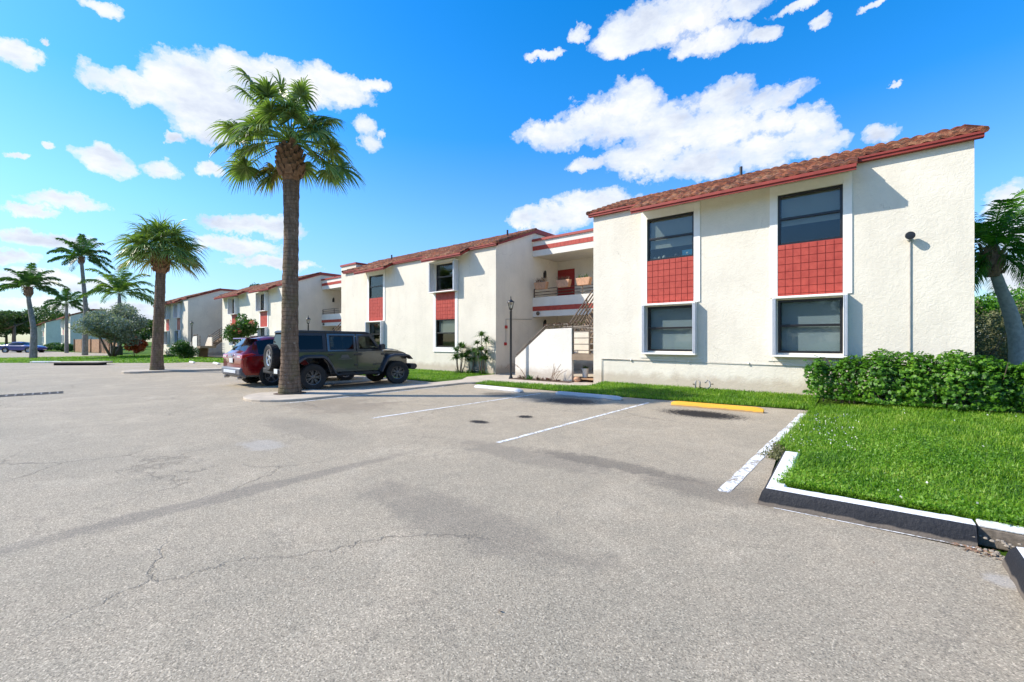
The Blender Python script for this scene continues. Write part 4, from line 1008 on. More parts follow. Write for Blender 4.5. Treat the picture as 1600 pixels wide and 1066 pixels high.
def pin_palm(base, trunk_pts, rs, heart, L, nf, label, seed, mat='pinnate_leaf', trunkmat='grey_trunk', ll=.55, elo=-.5, droop=.9, nl=50, boots=0, wl=.05, extra=()):
    rng = np.random.default_rng(seed)
    t = thing('feather_palm', base, label, 'palm tree', 'palm trees standing in the lot and lawns')
    trunk_pts = list(trunk_pts) + [tuple(heart)]; rs = list(rs) + [rs[-1] * .6]; build('trunk', trunk_mesh(trunk_pts, rs, n=14, seed=seed), trunkmat, t, smooth=True)
    V, F = [], []; hp = np.array(heart, float)
    if boots:
        m = MB(); m.lathe([(boots * .7, -.9), (boots, -.6), (boots * 1.05, -.25), (boots * .6, .1)], tuple(heart), 'z', 14)
        for k in range(26):
            a = k * 2.4; z = -.8 + .8 * k / 26; cx, cy = math.cos(a) * boots * .9, math.sin(a) * boots * .9
            m.tube([(heart[0] + cx, heart[1] + cy, heart[2] + z), (heart[0] + cx * 1.5, heart[1] + cy * 1.5, heart[2] + z + .22)], [.06, .03], 5)
        build('leaf_bases', m, 'leaf_base', t)
    for k in range(nf):
        f = (k + .5) / nf; el = 1.35 + (elo - 1.35) * f ** .9; a = k * 2.399963 + rng.uniform(-.3, .3)
        d = np.array([math.cos(a) * math.cos(el), math.sin(a) * math.cos(el), math.sin(el)])
        frond_pin(V, F, hp + d * .1, d, L * rng.uniform(.8, 1.1), rng, nl=nl, ll=ll, droop=droop, wl=wl, spread=.5)
    for d, l in extra: frond_pin(V, F, hp, np.array(d, float), l, rng, nl=nl, ll=ll, droop=droop, wl=wl, spread=.4)
    npmesh('crown', np.array(V), np.array(F), mat, t); return t
def px(u_px, d, z=0):
    u = (u_px - 800) / 680; return (d * (-ST + CT * u), d * (CT + ST * u), z)
simple('pale_bark', (.36, .33, .29), .9, var=.25, scale=9, bump=.5)
pin_palm(px(1592, 14, .1), [px(1592, 14, 0), px(1589, 14, 1.6), px(1578, 14, 2.5), px(1562, 14, 3.3), px(1552, 14, 3.9)], [.21, .20, .18, .15, .13], px(1550, 14, 4.5), 2.1, 34,
    'leaning feather palm behind the hedge at the right end of the near block', 3, ll=.5, boots=.24, elo=-.8, droop=1.3, wl=.034, nl=56, mat='hedge_leaf', trunkmat='pale_bark', extra=[((-.45, -.3, -1), 2.2), ((.2, .1, 1.0), 2.4)])
pin_palm((-57.2, 2.65, 0), [(-57.2, 2.65, 0), (-57.3, 2.7, 2.5), (-57.9, 2.4, 5.2)], [.27, .2, .15], (-58.0, 2.4, 6.3), 2.4, 20, 'leaning palm at the far left edge, beside the blue car', 21, ll=.55, elo=.0, droop=1.0, boots=.24, wl=.065)
pin_palm((-65.9, 6.84, 0), [(-65.9, 6.84, 0), (-65.9, 6.9, 5), (-66.2, 6.6, 10.0)], [.26, .2, .15], (-66.3, 6.6, 10.7), 3.0, 20, 'very tall slender palm left of the second fan palm', 22, ll=.65, elo=-.35, droop=1.0, boots=.22, wl=.075)
pin_palm((-61.5, 9.0, 0), [(-61.5, 9.0, 0), (-61.5, 9.0, 6.0)], [.2, .15], (-61.5, 9.0, 6.6), 3.6, 20, 'bright green feather palm rising behind the silvery bush', 23, 'pinnate_bright', ll=.7, elo=-.1, droop=1.1, wl=.07)
pin_palm((-80, 6.6, 0), [(-80, 6.6, 0), (-80, 6.6, 5.8)], [.2, .14], (-80, 6.6, 6.4), 2.5, 15, 'small distant palm between the leaning palm and the tallest palm', 24, ll=.6, elo=-.3, droop=1.2, wl=.08)

# ------------------------------------------------------------------ leafy plants
def leaf_quads(C, size, rng, aspect=.5, updir=.3):
    """C (n,3) -> folded diamonds"""
    n = len(C); d = rng.normal(size=(n, 3)); d[:, 2] += updir; d /= np.linalg.norm(d, axis=1)[:, None]
    b = np.cross(d, rng.normal(size=(n, 3))); b /= np.linalg.norm(b, axis=1)[:, None]
    s = (size * rng.uniform(.6, 1.3, n))[:, None]
    V = np.stack([C - d * s, C + b * s * aspect, C + d * s, C - b * s * aspect], 1).reshape(-1, 3)
    F = np.arange(4 * n).reshape(-1, 4); return V, F
def crown_points(blobs, n, rng, shell=.55):
    tot = sum(b[3] * b[4] * b[5] for b in blobs); out = []
    for x, y, z, rx, ry, rz in blobs:
        k = int(n * rx * ry * rz / tot); d = rng.normal(size=(k, 3)); d /= np.linalg.norm(d, axis=1)[:, None]
        r = (shell + (1 - shell) * rng.uniform(0, 1, k) ** .6)[:, None] * (1 + .12 * rng.normal(size=(k, 1)))
        out.append(np.array([x, y, z]) + d * r * np.array([rx, ry, rz]))
    return np.concatenate(out)
def tree(name, base, crown, nblob, blobr, nleaf, size, mat, label, cat, seed, group=None, trunks=1, tr=.12, zlow=None, extra=None):
    """crown=(cx,cy,cz,rx,ry,rz) relative to the world"""
    rng = np.random.default_rng(seed); t = thing(name, base, label, cat, group)
    cx, cy, cz, rx, ry, rz = crown; bl = []
    for k in range(nblob):
        d = rng.normal(size=3); d /= np.linalg.norm(d); r = rng.uniform(.35, .85); q = blobr * rng.uniform(.6, 1.3)
        bl.append((cx + d[0] * rx * r, cy + d[1] * ry * r, cz + d[2] * rz * r, q * rx, q * ry, q * rz))
    m = MB(); bx, by, bz = base
    for i in range(trunks):
        ang = 2 * PI * i / max(1, trunks); s = Vector((bx + .12 * math.cos(ang) * (trunks > 1), by + .12 * math.sin(ang) * (trunks > 1), bz)); top = Vector((cx + .35 * rx * math.cos(ang) * (trunks > 1), cy + .35 * ry * math.sin(ang) * (trunks > 1), cz - rz * .45))
        m.tube([s, s.lerp(top, .5) + Vector((rng.uniform(-.1, .1), rng.uniform(-.1, .1), 0)), top], [tr, tr * .75, tr * .55], 8)
        for k in range(i, nblob, trunks):
            b = bl[k]; e = Vector(b[:3]); mid = top.lerp(e, .5) + Vector((0, 0, -.1 * rz)); m.tube([top, mid, e], [tr * .45, tr * .3, tr * .1], 5)
    build('trunk', m, 'bark', t, smooth=True)
    V, F = leaf_quads(crown_points(bl, nleaf, rng), size, rng); npmesh('crown', V, F, mat, t)
    if extra: extra(t, bl, rng)
    return t
def px(u_px, d, z=0):
    u = (u_px - 800) / 680; return (d * (-ST + CT * u), d * (CT + ST * u), z)
# silver buttonwood
x, y, _ = px(176, 42)
tree('silver_tree', (x, y, 0), (x, y, 2.95, 4.2, 2.6, 2.2), 40, .28, 19000, .10, 'silver_leaf', 'broad silvery-grey bushy tree between the two left fan palms', 'tree', 31, trunks=4, tr=.12)
x, y, _ = px(376, 27)
def fl(t, bl, rng):
    pts = []
    for c in ((-29.75, 9.5, 2.6), (-28.9, 10.25, 2.65), (-29.5, 9.7, 2.2)): pts.append(np.array(c) + rng.normal(size=(24, 3)) * .09)
    V, F = leaf_quads(np.concatenate(pts), .055, rng, .8); npmesh('flowers', V, F, 'flower_pink', t)
tree('flowering_bush', (x, y, 0), (x, y, 2.35, 1.05, 1.0, .85), 16, .4, 3600, .085, 'shrub_leaf', 'small leafy bush with pink flowers behind the red car', 'bush', 32, trunks=3, tr=.05, extra=fl)
x, y, _ = px(288, 38)
tree('round_bush', (x, y, 0), (x, y, .75, 1.0, 1.0, .8), 12, .5, 5000, .07, 'shrub_leaf', 'clipped round dark green bush beside the farthest lamp post', 'bush', 33, tr=.05)
x, y, _ = px(210, 44); tree('croton_bush', (x, y, 0), (x, y, 1.0, 1.2, 1.0, .9), 12, .45, 2500, .11, 'croton_leaf', 'low bush with rusty red leaves left of the second fan palm', 'bush', 34, tr=.04)
x, y, _ = px(268, 42); t = thing('agave_clump', (x, y, 0), 'grey-green spiky clump at the foot of the farthest block', 'plant'); clump_obj('leaves', [(40, (x, y, .1), .3, 1.6, .1, .6, .25), (40, (x + 1.2, y + .3, .1), .3, 1.3, .1, .6, .25)], 'silver_leaf', t)
x, y, _ = px(22, 66); tree('spreading_tree', (x, y, 0), (x, y, 4.6, 4.6, 3.5, 1.9), 18, .4, 9000, .16, 'tree_leaf', 'spreading dark tree over the blue car at the left edge', 'tree', 35, trunks=2, tr=.25, group=None)
for i, (p, d, z, rx, rz, lb) in enumerate([(95, 120, 6.0, 9, 4.0, 'pale green tree mass behind the far-left red roofs'), (60, 130, 7.5, 9, 4.5, 'rounded tree above the roof of the leftmost far house'), (130, 125, 5.2, 9, 3.6, 'dark low tree behind the wooden fence'), (10, 110, 6.5, 8, 3.5, 'dark tree crown cut by the left edge, above the far car'), (185, 120, 4, 10, 3.5, 'distant trees behind the silvery tree'), (226, 110, 4.2, 7, 3.2, 'distant tree seen just left of the second fan palm trunk')]):
    x, y, _ = px(p, d); tree('distant_tree', (x, y, 0), (x, y, z, rx, rx * .7, rz), 16, .4, 6500, .3, 'tree_leaf', lb, 'tree', 40 + i, group='trees beyond the far buildings', tr=.3)
x, y, _ = px(397, 70); tree('distant_tree', (x, y, 0), (x, y, 9.2, 1.6, 1.6, 1.9), 8, .45, 2500, .16, 'tree_leaf', 'tree top peeping over the roof left of the tall palm trunk', 'tree', 48, group='trees beyond the far buildings', tr=.2)
x, y, _ = px(348, 70); tree('distant_tree', (x, y, 0), (x, y, 8.7, 1.6, 1.6, .9), 8, .45, 1500, .16, 'tree_leaf', 'faint tree top behind the junction of the two farthest roofs', 'tree', 49, group='trees beyond the far buildings', tr=.2)
# right background
for i, (p, d, z, rx, rz, n, mt, lb, sz) in enumerate([(1535, 19, 1.3, 1.7, 1.7, 7000, 'dry_shrub', 'olive-grey shrub behind the corner of the near block', .06), (1600, 20, 1.4, 2.4, 1.9, 9000, 'dry_shrub', 'olive-grey shrub behind the leaning palm trunk', .06), (1640, 22, 1.4, 2.6, 2.0, 6000, 'dry_shrub', 'olive-grey shrub at the right edge of the photo', .06)]):
    x, y, _ = px(p, d); tree('shrub', (x, y, 0), (x, y, z, rx, rx * .7, rz), 14, .45, n, sz, mt, lb, 'shrub', 50 + i, group='shrubs behind the near block', tr=.06)
for i, (p, d, z, rx, rz, lb) in enumerate([(1548, 30, 3.4, 2.4, 1.2, 'green tree crown just right of the near block'), (1605, 32, 3.7, 3.0, 1.7, 'larger green tree behind the leaning palm'), (1660, 34, 3.6, 3.5, 1.8, 'green tree cut by the right edge of the photo')]):
    x, y, _ = px(p, d); tree('background_tree', (x, y, 0), (x, y, z, rx, rx * .8, rz), 16, .42, 6000, .12, 'hedge_leaf', lb, 'tree', 60 + i, group='green trees at the right', tr=.15)

proto = tree('reflection_tree', (-8, -34, 0), (-8, -34, 5.5, 6, 5, 4), 18, .42, 5000, .3, 'tree_leaf', 'unseen tree behind the viewer, added to darken the window reflections', 'tree', 90, group='trees behind the viewer', tr=.25)  # unseen row, added so the lower windows reflect something dark
for x_, y_ in [(6, -33), (20, -30), (-22, -36), (-36, -34), (-50, -38), (13, -38), (-15, -39), (-30, -40)]:
    copy_tree(proto, loc=(x_, y_, 0), rz=random.uniform(0, 6))
# the clipped hedge: whorls of leaflets over a twiggy core
def hedge(x0, x1, y0, y1, z0, z1, n, label):
    rng = np.random.default_rng(77); t = thing('hedge', (x0, y0, z0), label, 'hedge')
    C = []; 
    while len(C) < n:
        x = rng.uniform(x0, x1); u = rng.uniform(); bul = .12 * math.sin(x * 2.1) + .09 * math.sin(x * 4.7 + 1) + .05 * math.sin(x * 11)
        h = z1 - z0 + bul * .6; W_ = (y1 - y0) / 2; cy = (y0 + y1) / 2
        a = rng.uniform(-.25, PI + .1) ; e = 2.6
        ca, sa = math.cos(a), math.sin(a); r = rng.uniform(.72, 1.04)
        yy = cy - math.copysign(abs(ca) ** (2 / e), ca) * (W_ + bul) * r; zz = z0 + .12 + (h - .12) * max(0, math.copysign(abs(sa) ** (2 / e), sa)) * r
        if rng.uniform() < .25 and x < x0 + .5: x = x0 - .1 + rng.uniform(-.1, .25); yy = rng.uniform(y0, y1); zz = z0 + .15 + rng.uniform(0, h - .2)
        if x < x0 + .4 and zz > z0 + h * .8: zz -= rng.uniform(0, .25)
        C.append((x, yy, zz))
    C = np.array(C); n = len(C)
    out = C - np.array([0, (y0 + y1) / 2, z0 + .4]); out[:, 0] = rng.normal(size=n) * .3; out /= np.linalg.norm(out, axis=1)[:, None]; out += rng.normal(size=(n, 3)) * .45; out[:, 2] += .35; out /= np.linalg.norm(out, axis=1)[:, None]
    a_ = np.cross(out, rng.normal(size=(n, 3))); a_ /= np.linalg.norm(a_, axis=1)[:, None]; b_ = np.cross(out, a_)
    V = []; k = 7
    for j in range(k):
        th = 2 * PI * j / k; s = (rng.uniform(.036, .062, n))[:, None]
        r = a_ * math.cos(th) + b_ * math.sin(th); tg = -a_ * math.sin(th) + b_ * math.cos(th)
        base = C; d = r * .93 + out * .1; tip = base + d * s - out * s * .25; mid = base + d * s * .55 + out * s * .10
        V.append(np.stack([base, mid + tg * s * .26, tip, mid - tg * s * .26], 1))
    V = np.stack(V, 1).reshape(-1, 3); F = np.arange(len(V)).reshape(-1, 4)
    npmesh('foliage', V, F, 'hedge_leaf', t)
    m = MB()
    for i in range(60):
        x = random.uniform(x0 + .1, x1); y = random.uniform(y0 + .25, y1 - .2)
        m.tube([(x, y, z0 - .02), (x + random.uniform(-.15, .15), y + random.uniform(-.15, .15), z0 + .45), (x + random.uniform(-.3, .3), y + random.uniform(-.3, .3), z1 - .1)], [.014, .01, .005], 5)
    build('stems', m, 'bark', t)
hedge(-1.05, 6.5, 12.12, 13.12, .12, 1.22, 13500, 'dense glossy green hedge along the foot of the near block, right')

# spiky dracaena plants beside the hose
def dracaena(cx, cy, stems, label, seed):
    random.seed(seed); t = thing('spiky_plant', (cx, cy, .03), label, 'plant', 'spiky plants at the corner of the middle block')
    m = MB(); specs = []
    for dx, dy, h, s in stems:
        m.tube([(cx + dx * .3, cy + dy * .3, 0), (cx + dx * .8, cy + dy, h * .5), (cx + dx, cy + dy, h)], [.025, .02, .014], 6)
        specs.append((90, (cx + dx, cy + dy, h), .04, s * 1.75, .05, .75, .55))
        if h > .8: specs.append((56, (cx + dx * .9, cy + dy, h * .65), .04, s * 1.35, .045, .75, .6))
    specs.append((60, (cx, cy, .05), .14, .45, .04, .6, .4))
    build('stems', m, 'bark', t); clump_obj('leaves', specs, 'shrub_leaf', t)
dracaena(-14.75, 14.0, [(-.25, .05, 1.05, .36), (.0, .1, 1.25, .36), (.22, 0, 1.2, .34), (-.1, -.1, .75, .34), (.3, .1, .8, .3)], 'multi-stemmed spiky plant left of the coiled hose', 1)
dracaena(-13.3, 14.0, [(-.05, .0, 1.75, .34), (.15, .1, 1.5, .36), (.05, -.1, 1.1, .36), (.2, 0, .7, .36), (-.35, .05, 1.4, .26)], 'tall spiky plant at the building corner right of the hose', 2)
dracaena(-14.2, 14.15, [(-.1, .0, .95, .3), (.2, .05, 1.05, .26)], 'thin spiky seedlings behind the coiled hose', 3)
# bromeliads and twigs before the stair wall
for i, (x, y, n, s, mt, lb) in enumerate([(-10.45, 13.15, 40, .3, 'purple_leaf', 'purple-green strappy plant at the left foot of the stair wall'), (-10.0, 13.1, 50, .38, 'shrub_leaf', 'green strappy plant next to the lamp post'), (-9.6, 13.15, 50, .34, 'purple_leaf', 'reddish strappy plant at the middle of the stair wall'), (-9.2, 13.1, 40, .3, 'purple_leaf', 'low reddish plant right of the middle of the stair wall'), (-8.8, 13.15, 30, .25, 'purple_leaf', 'small reddish plant at the right end of the planting bed')]):
    o = clump_obj('strappy_plant', [(n, (x, y, .06), .12, s, .045, .7, .4)], mt, None, (x, y, .06)); tag(o, lb, 'plant', 'plants in the bed by the stairs')
t = MB()
for k in range(7): 
    x = -9.0 + random.uniform(-.15, .15); t.tube(bezier((x, 13.2, .05), (x + .1, 13.15, .35), (x + random.uniform(.1, .5), 13.15, random.uniform(.4, .75)), 6), .008, 5)
tag(build('bare_twigs', t, 'dead_leaf', None, origin=(-9, 13.2, .05)), 'bare brown twigs leaning up against the right end of the stair wall', 'twigs'); t = MB()
for k in range(3): t.tube(bezier((-10.2, 13.2, .05), (-10.5 - .1 * k, 13.1, .8 + .1 * k), (-10.9 - .1 * k, 13.0, .45), 8), .006, 5)
tag(build('bare_twigs', t, 'dead_leaf', None, origin=(-10.2, 13.2, .05)), 'thin arching dry stalks at the foot of the near lamp post', 'twigs')

# ------------------------------------------------------------------ grass
def grass(name, sampler, n, h, w_, label, seed, mat='grass_blade', zf=None):
    rng = np.random.default_rng(seed); P = sampler(rng, n); n = len(P)
    a = rng.uniform(0, 2 * PI, n); L = h * rng.uniform(.45, 1.25, n); lean = rng.uniform(.2, 1.1, n)
    d = np.stack([np.cos(a), np.sin(a), np.zeros(n)], 1); b = np.stack([-np.sin(a), np.cos(a), np.zeros(n)], 1)
    ww = (w_ * rng.uniform(.6, 1.3, n))[:, None]; up = np.array([0, 0, 1.])
    m1 = P + d * (L * .35 * lean)[:, None] + up * (L * .55)[:, None]; tip = P + d * (L * .95 * lean)[:, None] + up * (L * (1.0 - .45 * lean))[:, None]
    V = np.stack([P - b * ww / 2, P + b * ww / 2, m1 + b * ww * .42, m1 - b * ww * .42, m1 + b * ww * .42, m1 - b * ww * .42, tip - b * ww * .04, tip + b * ww * .04], 1)
    V = V[:, [0, 1, 2, 3, 6, 7]].reshape(-1, 3); o = np.arange(n)[:, None] * 6
    F = np.concatenate([o + np.array([0, 1, 2, 3]), o + np.array([3, 2, 5, 4])]); 
    ob = npmesh(name, V, F, mat); ob['kind'] = 'stuff'; tag(ob, label, 'grass'); return ob
def samp_right(rng, n):
    # denser near the camera
    Y = 4.92 + (12.4 - 4.92) * rng.uniform(0, 1, n) ** 1.5; xl = np.where(Y < 6.5, -.68, np.where(Y < 7.2, -.68 - .3 * (Y - 6.5) / .7, -1.05)) + rng.normal(size=n) * .03
    X = xl + (Y * .36 + 1.2 - xl) * rng.uniform(0, 1, n); Z = np.where(X < 1, .02 + .115 * np.clip((X + 1.0) / 1.4, 0, 1), .135); Z = np.where(Y < 6.5, .115, Z)
    return np.stack([X, Y, Z], 1)
grass('grass', samp_right, 120000, .085, .0085, 'sunlit green grass on the kerbed lawn at the right', 1)
def samp_clover(rng, n):
    P = samp_right(rng, n); k = P[:, 1] < 8.5; P = P[k]; f = np.sin(P[:, 0] * 2.3 + 1) + np.sin(P[:, 1] * 1.9) + rng.normal(size=len(P)) * .5; P = P[(f > .2) | (P[:, 1] < 5.5)]; P[:, 2] += rng.uniform(.02, .075, len(P)); return P
def flatleaf(name, P, size, mat, label, seed, cat='weeds'):
    rng = np.random.default_rng(seed); V, F = leaf_quads(P, size, rng, .7, 1.5); o = npmesh(name, V, F, mat); o['kind'] = 'stuff'; tag(o, label, cat)
flatleaf('clover', samp_clover(np.random.default_rng(5), 70000), .013, 'clover', 'broad-leaved clover growing through the kerbed lawn', 6)
r_ = np.random.default_rng(9); P_ = samp_right(r_, 5000); P_ = P_[((abs(P_[:, 0] + .75) < .6) & (P_[:, 1] > 7) & (P_[:, 1] < 10.5)) | (r_.uniform(size=len(P_)) < .02)][:230]; P_[:, 2] += .07
flatleaf('clover_flowers', P_, .012, 'flower_white', 'tiny white flowers along the left side of the kerbed lawn', 7, 'flowers')
def samp_poly(x0, x1, y0, y1, z0, z1, left=None, right=None):
    def f(rng, n):
        X = rng.uniform(x0, x1, n); Y = rng.uniform(y0, y1, n); Z = z0 + (z1 - z0) * np.clip((Y - y0) / (y1 - y0), 0, 1)
        P = np.stack([X, Y, Z], 1)
        if left: P = P[P[:, 1] < left(P[:, 0])]
        if right: P = P[P[:, 1] > right(P[:, 0])]
        return P
    return f
grass('grass', samp_poly(-10.9, -1.0, 11.05, 13.3, .0, .13, left=lambda X: np.where(X < -7, 11.75 + (X + 10.9) * .08, 13.29), right=lambda X: 11.1 + np.clip((X + 5) / 4, 0, 1) * .45), 42000, .095, .011, 'grass strip between the wheel stops and the near wall', 2)
grass('grass', samp_poly(-24.9, -12.9, 10.62, 14.45, .01, .03), 34000, .09, .013, 'grass in front of the middle block', 3)
def samp_far(rng, n):
    X = rng.uniform(-60, -27.5, n); Y = rng.uniform(.6, 12.8, n)
    e = np.where(X > -33, 11.1, np.where(X > -37.8, 10.0 + (X + 37.8) * .2, 8.2 + (X + 37.8) * .82)); k = (Y > e); return np.stack([X, Y, np.full(n, -.03)], 1)[k]
grass('grass', samp_far, 60000, .13, .03, 'grass verge around the far end of the lot', 4)
# weeds at the kerb end
r_ = np.random.default_rng(12); P_ = np.stack([r_.normal(-.98, .07, 900), r_.uniform(6.45, 7.6, 900), r_.uniform(.01, .045, 900)], 1); flatleaf('weeds', P_, .016, 'dry_shrub', 'dry weeds in the gap beyond the white kerb end', 13)

# ------------------------------------------------------------------ far left: houses, fence, hedge, utility box
def far_house(label, c, d, wdt, dep, h, rh, rz, nwin, seed):
    x, y, _ = px(c, d); t = thing('far_house', (x, y, 0), label, 'house', 'distant houses at the far left', rz=rz)
    m = MB(); m.prism([(0, 0), (0, h), (dep * .5, h + rh), (dep, h), (dep, 0)], 'x', -wdt, 0); build('wall', m, 'stucco', t, world=False)
    m = MB(); e = .3; m.prism([(-e, h - .1), (-e, h + .12), (dep * .5, h + rh + .25), (dep + e, h + .12), (dep + e, h - .1), (dep * .5, h + rh + .03)], 'x', -wdt - .3, .3); build('roof', m, 'far_roof', t, world=False)
    for k in range(nwin):
        xx = -wdt + wdt * (k + .5) / nwin
        for z in (1.0, 3.6):
            m = MB(); m.box(xx - .5, xx + .5, -.05, -.003, z, z + 1.4); wo = build('window', m, 'dark_frame', t, world=False)
            m = MB(); m.box(xx - .42, xx + .42, -.06, -.051, z + .08, z + 1.32); build('pane', m, 'dark_glass', wo, world=False)
building('far pale block with red roof seen end-on behind the leaning palm', -176, -146, 8.7, 0, [dict(a=-153, b=-151.5, box='both'), dict(a=-162, b=-160.5, box='both')], [(-165, -149)], far=True)
building('far pale block between the tallest palm and the silvery tree', -118, -104, 9.0, 0, [dict(a=-108.5, b=-107, box='both'), dict(a=-115, b=-113.5, box='both')], [(-117, -105)], far=True, depth=4.5)
far_house('leftmost far house, half hidden by the spreading tree', 47, 105, 12, 9, 4.6, 1.9, R(-10), 3, 3)
def fence():
    a = Vector(px(117, 62)); b = Vector(px(190, 52)); t = thing('wooden_fence', tuple(a), 'brown board fence behind the silvery tree', 'fence')
    m = MB(); n = 46; d = (b - a) / n; nv = Vector((-d.y, d.x, 0)).normalized() * .02
    for k in range(n):
        p = a + d * k; q = a + d * (k + .93); h = 1.75 + random.uniform(-.02, .02)
        m.add([tuple(p - nv), tuple(q - nv), tuple(q + nv), tuple(p + nv)] + [tuple(v + Vector((0, 0, h))) for v in (p - nv, q - nv, q + nv, p + nv)], [(0, 3, 2, 1), (4, 5, 6, 7), (0, 1, 5, 4), (1, 2, 6, 5), (2, 3, 7, 6), (3, 0, 4, 7)])
    build('boards', m, 'wood_fence', t)
    for k in range(0, n + 1, 9):
        m = MB(); p = a + d * k - nv * 4; m.box(p.x - .05, p.x + .05, p.y - .05, p.y + .05, 0, 1.85); build('post', m, 'wood_fence', t)
fence()
for i, (p0, p1, d, lb) in enumerate([(70, 92, 72, 'low dark clipped hedge right of the blue car'), (95, 114, 66, 'low dark clipped hedge left of the wooden fence')]):
    a = px(p0, d); b = px(p1, d); cx, cy = (a[0] + b[0]) / 2, (a[1] + b[1]) / 2
    tree('low_hedge', (cx, cy, 0), (cx, cy, .65, 1.2, 1.2, .55), 14, .5, 3500, .09, 'shrub_leaf', lb, 'hedge', 80 + i, group='low hedges at the far left', tr=.04)
x, y, _ = px(182, 46); t = thing('utility_box', (x, y, 0), 'dark green utility cabinet on the lawn behind the silvery tree', 'cabinet')
m = MB(); m.box(x - .75, x + .75, y - .4, y + .4, 0, .9); build('cabinet', m, 'ac_green', t, bevel=.03); m = MB(); m.box(x - .8, x + .8, y - .45, y + .45, .905, .97); build('lid', m, 'ac_green', t, bevel=.02)
for i, (p, d) in enumerate([(70, 50), (112, 52)]):
    pass
structure(sheet('far_path', [px(20, 48)[:2], px(78, 44)[:2], px(116, 52)[:2], px(60, 60)[:2]], -.022, 'concrete'))

# ------------------------------------------------------------------ vehicles
def wheel(t, x, y, r, w_, rimr, rimmat, spokes, side, steer=0, z=None, axis='y', name='wheel'):
    z = r if z is None else z
    prof = [(rimr, -w_ * .42), (rimr + .02, -w_ * .46), (r * .93, -w_ * .5), (r * .985, -w_ * .42), (r, -w_ * .25), (r, w_ * .25), (r * .985, w_ * .42), (r * .93, w_ * .5), (rimr + .02, w_ * .46), (rimr, w_ * .42)]
    ty = MB(); ty.lathe(prof, (0, 0, 0), 'y', 32); ty.f = ty.f[:-2]
    # tread blocks
    for k in range(28):
        a = 2 * PI * k / 28
        for yy in (-w_ * .4, -.02, w_ * .4 - .06):
            c, s = math.cos(a + yy), math.sin(a + yy); r0, r1, h = r - .01, r + .008, .028
            ty.add([(c * r0 - s * h, yy, s * r0 + c * h), (c * r0 + s * h, yy, s * r0 - c * h), (c * r1 + s * h, yy, s * r1 - c * h), (c * r1 - s * h, yy, s * r1 + c * h), (c * r0 - s * h, yy + .06, s * r0 + c * h), (c * r0 + s * h, yy + .06, s * r0 - c * h), (c * r1 + s * h, yy + .06, s * r1 - c * h), (c * r1 - s * h, yy + .06, s * r1 + c * h)],
                   [(0, 1, 2, 3), (4, 7, 6, 5), (3, 2, 6, 7), (1, 5, 6, 2), (0, 3, 7, 4)])
    o = build(name, ty, 'rubber', t, world=False, smooth='auto'); o.location = (x, y, z)
    rot = steer + (PI if side > 0 else 0); o.rotation_euler = (0, 0, rot) if axis == 'y' else (0, 0, -PI / 2)
    ri = MB(); f = -w_ * .40
    ri.lathe([(rimr, f), (rimr - .02, f + .005), (rimr - .03, f + .03), (rimr - .03, w_ * .38)], (0, 0, 0), 'y', 28)
    ri.f = ri.f[:-2] 
    ri.lathe([(.001, f + .012), (.04, f + .012), (.065, f + .02), (.07, f + .06)], (0, 0, 0), 'y', 14)
    for k in range(spokes):
        a = 2 * PI * k / spokes
        for da, wd in ((-.13, .016), (.13, .016)):
            c0, s0 = math.cos(a), math.sin(a); c1, s1 = math.cos(a + da * 1.3), math.sin(a + da * 1.3); r0, r1 = .05, rimr - .015
            nx, nz = -s1 * wd, c1 * wd
            ri.add([(c0 * r0 + nx, f + .02, s0 * r0 + nz), (c0 * r0 - nx, f + .02, s0 * r0 - nz), (c1 * r1 - nx, f + .012, s1 * r1 - nz), (c1 * r1 + nx, f + .012, s1 * r1 + nz),
                    (c0 * r0 + nx, f + .055, s0 * r0 + nz), (c0 * r0 - nx, f + .055, s0 * r0 - nz), (c1 * r1 - nx, f + .045, s1 * r1 - nz), (c1 * r1 + nx, f + .045, s1 * r1 + nz)],
                   [(0, 1, 2, 3), (4, 7, 6, 5), (0, 4, 5, 1), (1, 5, 6, 2), (2, 6, 7, 3), (3, 7, 4, 0)])
    rr = build('rim', ri, rimmat, o, world=False)
    hb = MB(); hb.lathe([(rimr * .8, .0), (rimr * .8, .03)], (0, 0, 0), 'y', 20); build('brake_disc', hb, 'plastic_black', o, world=False)
    return o

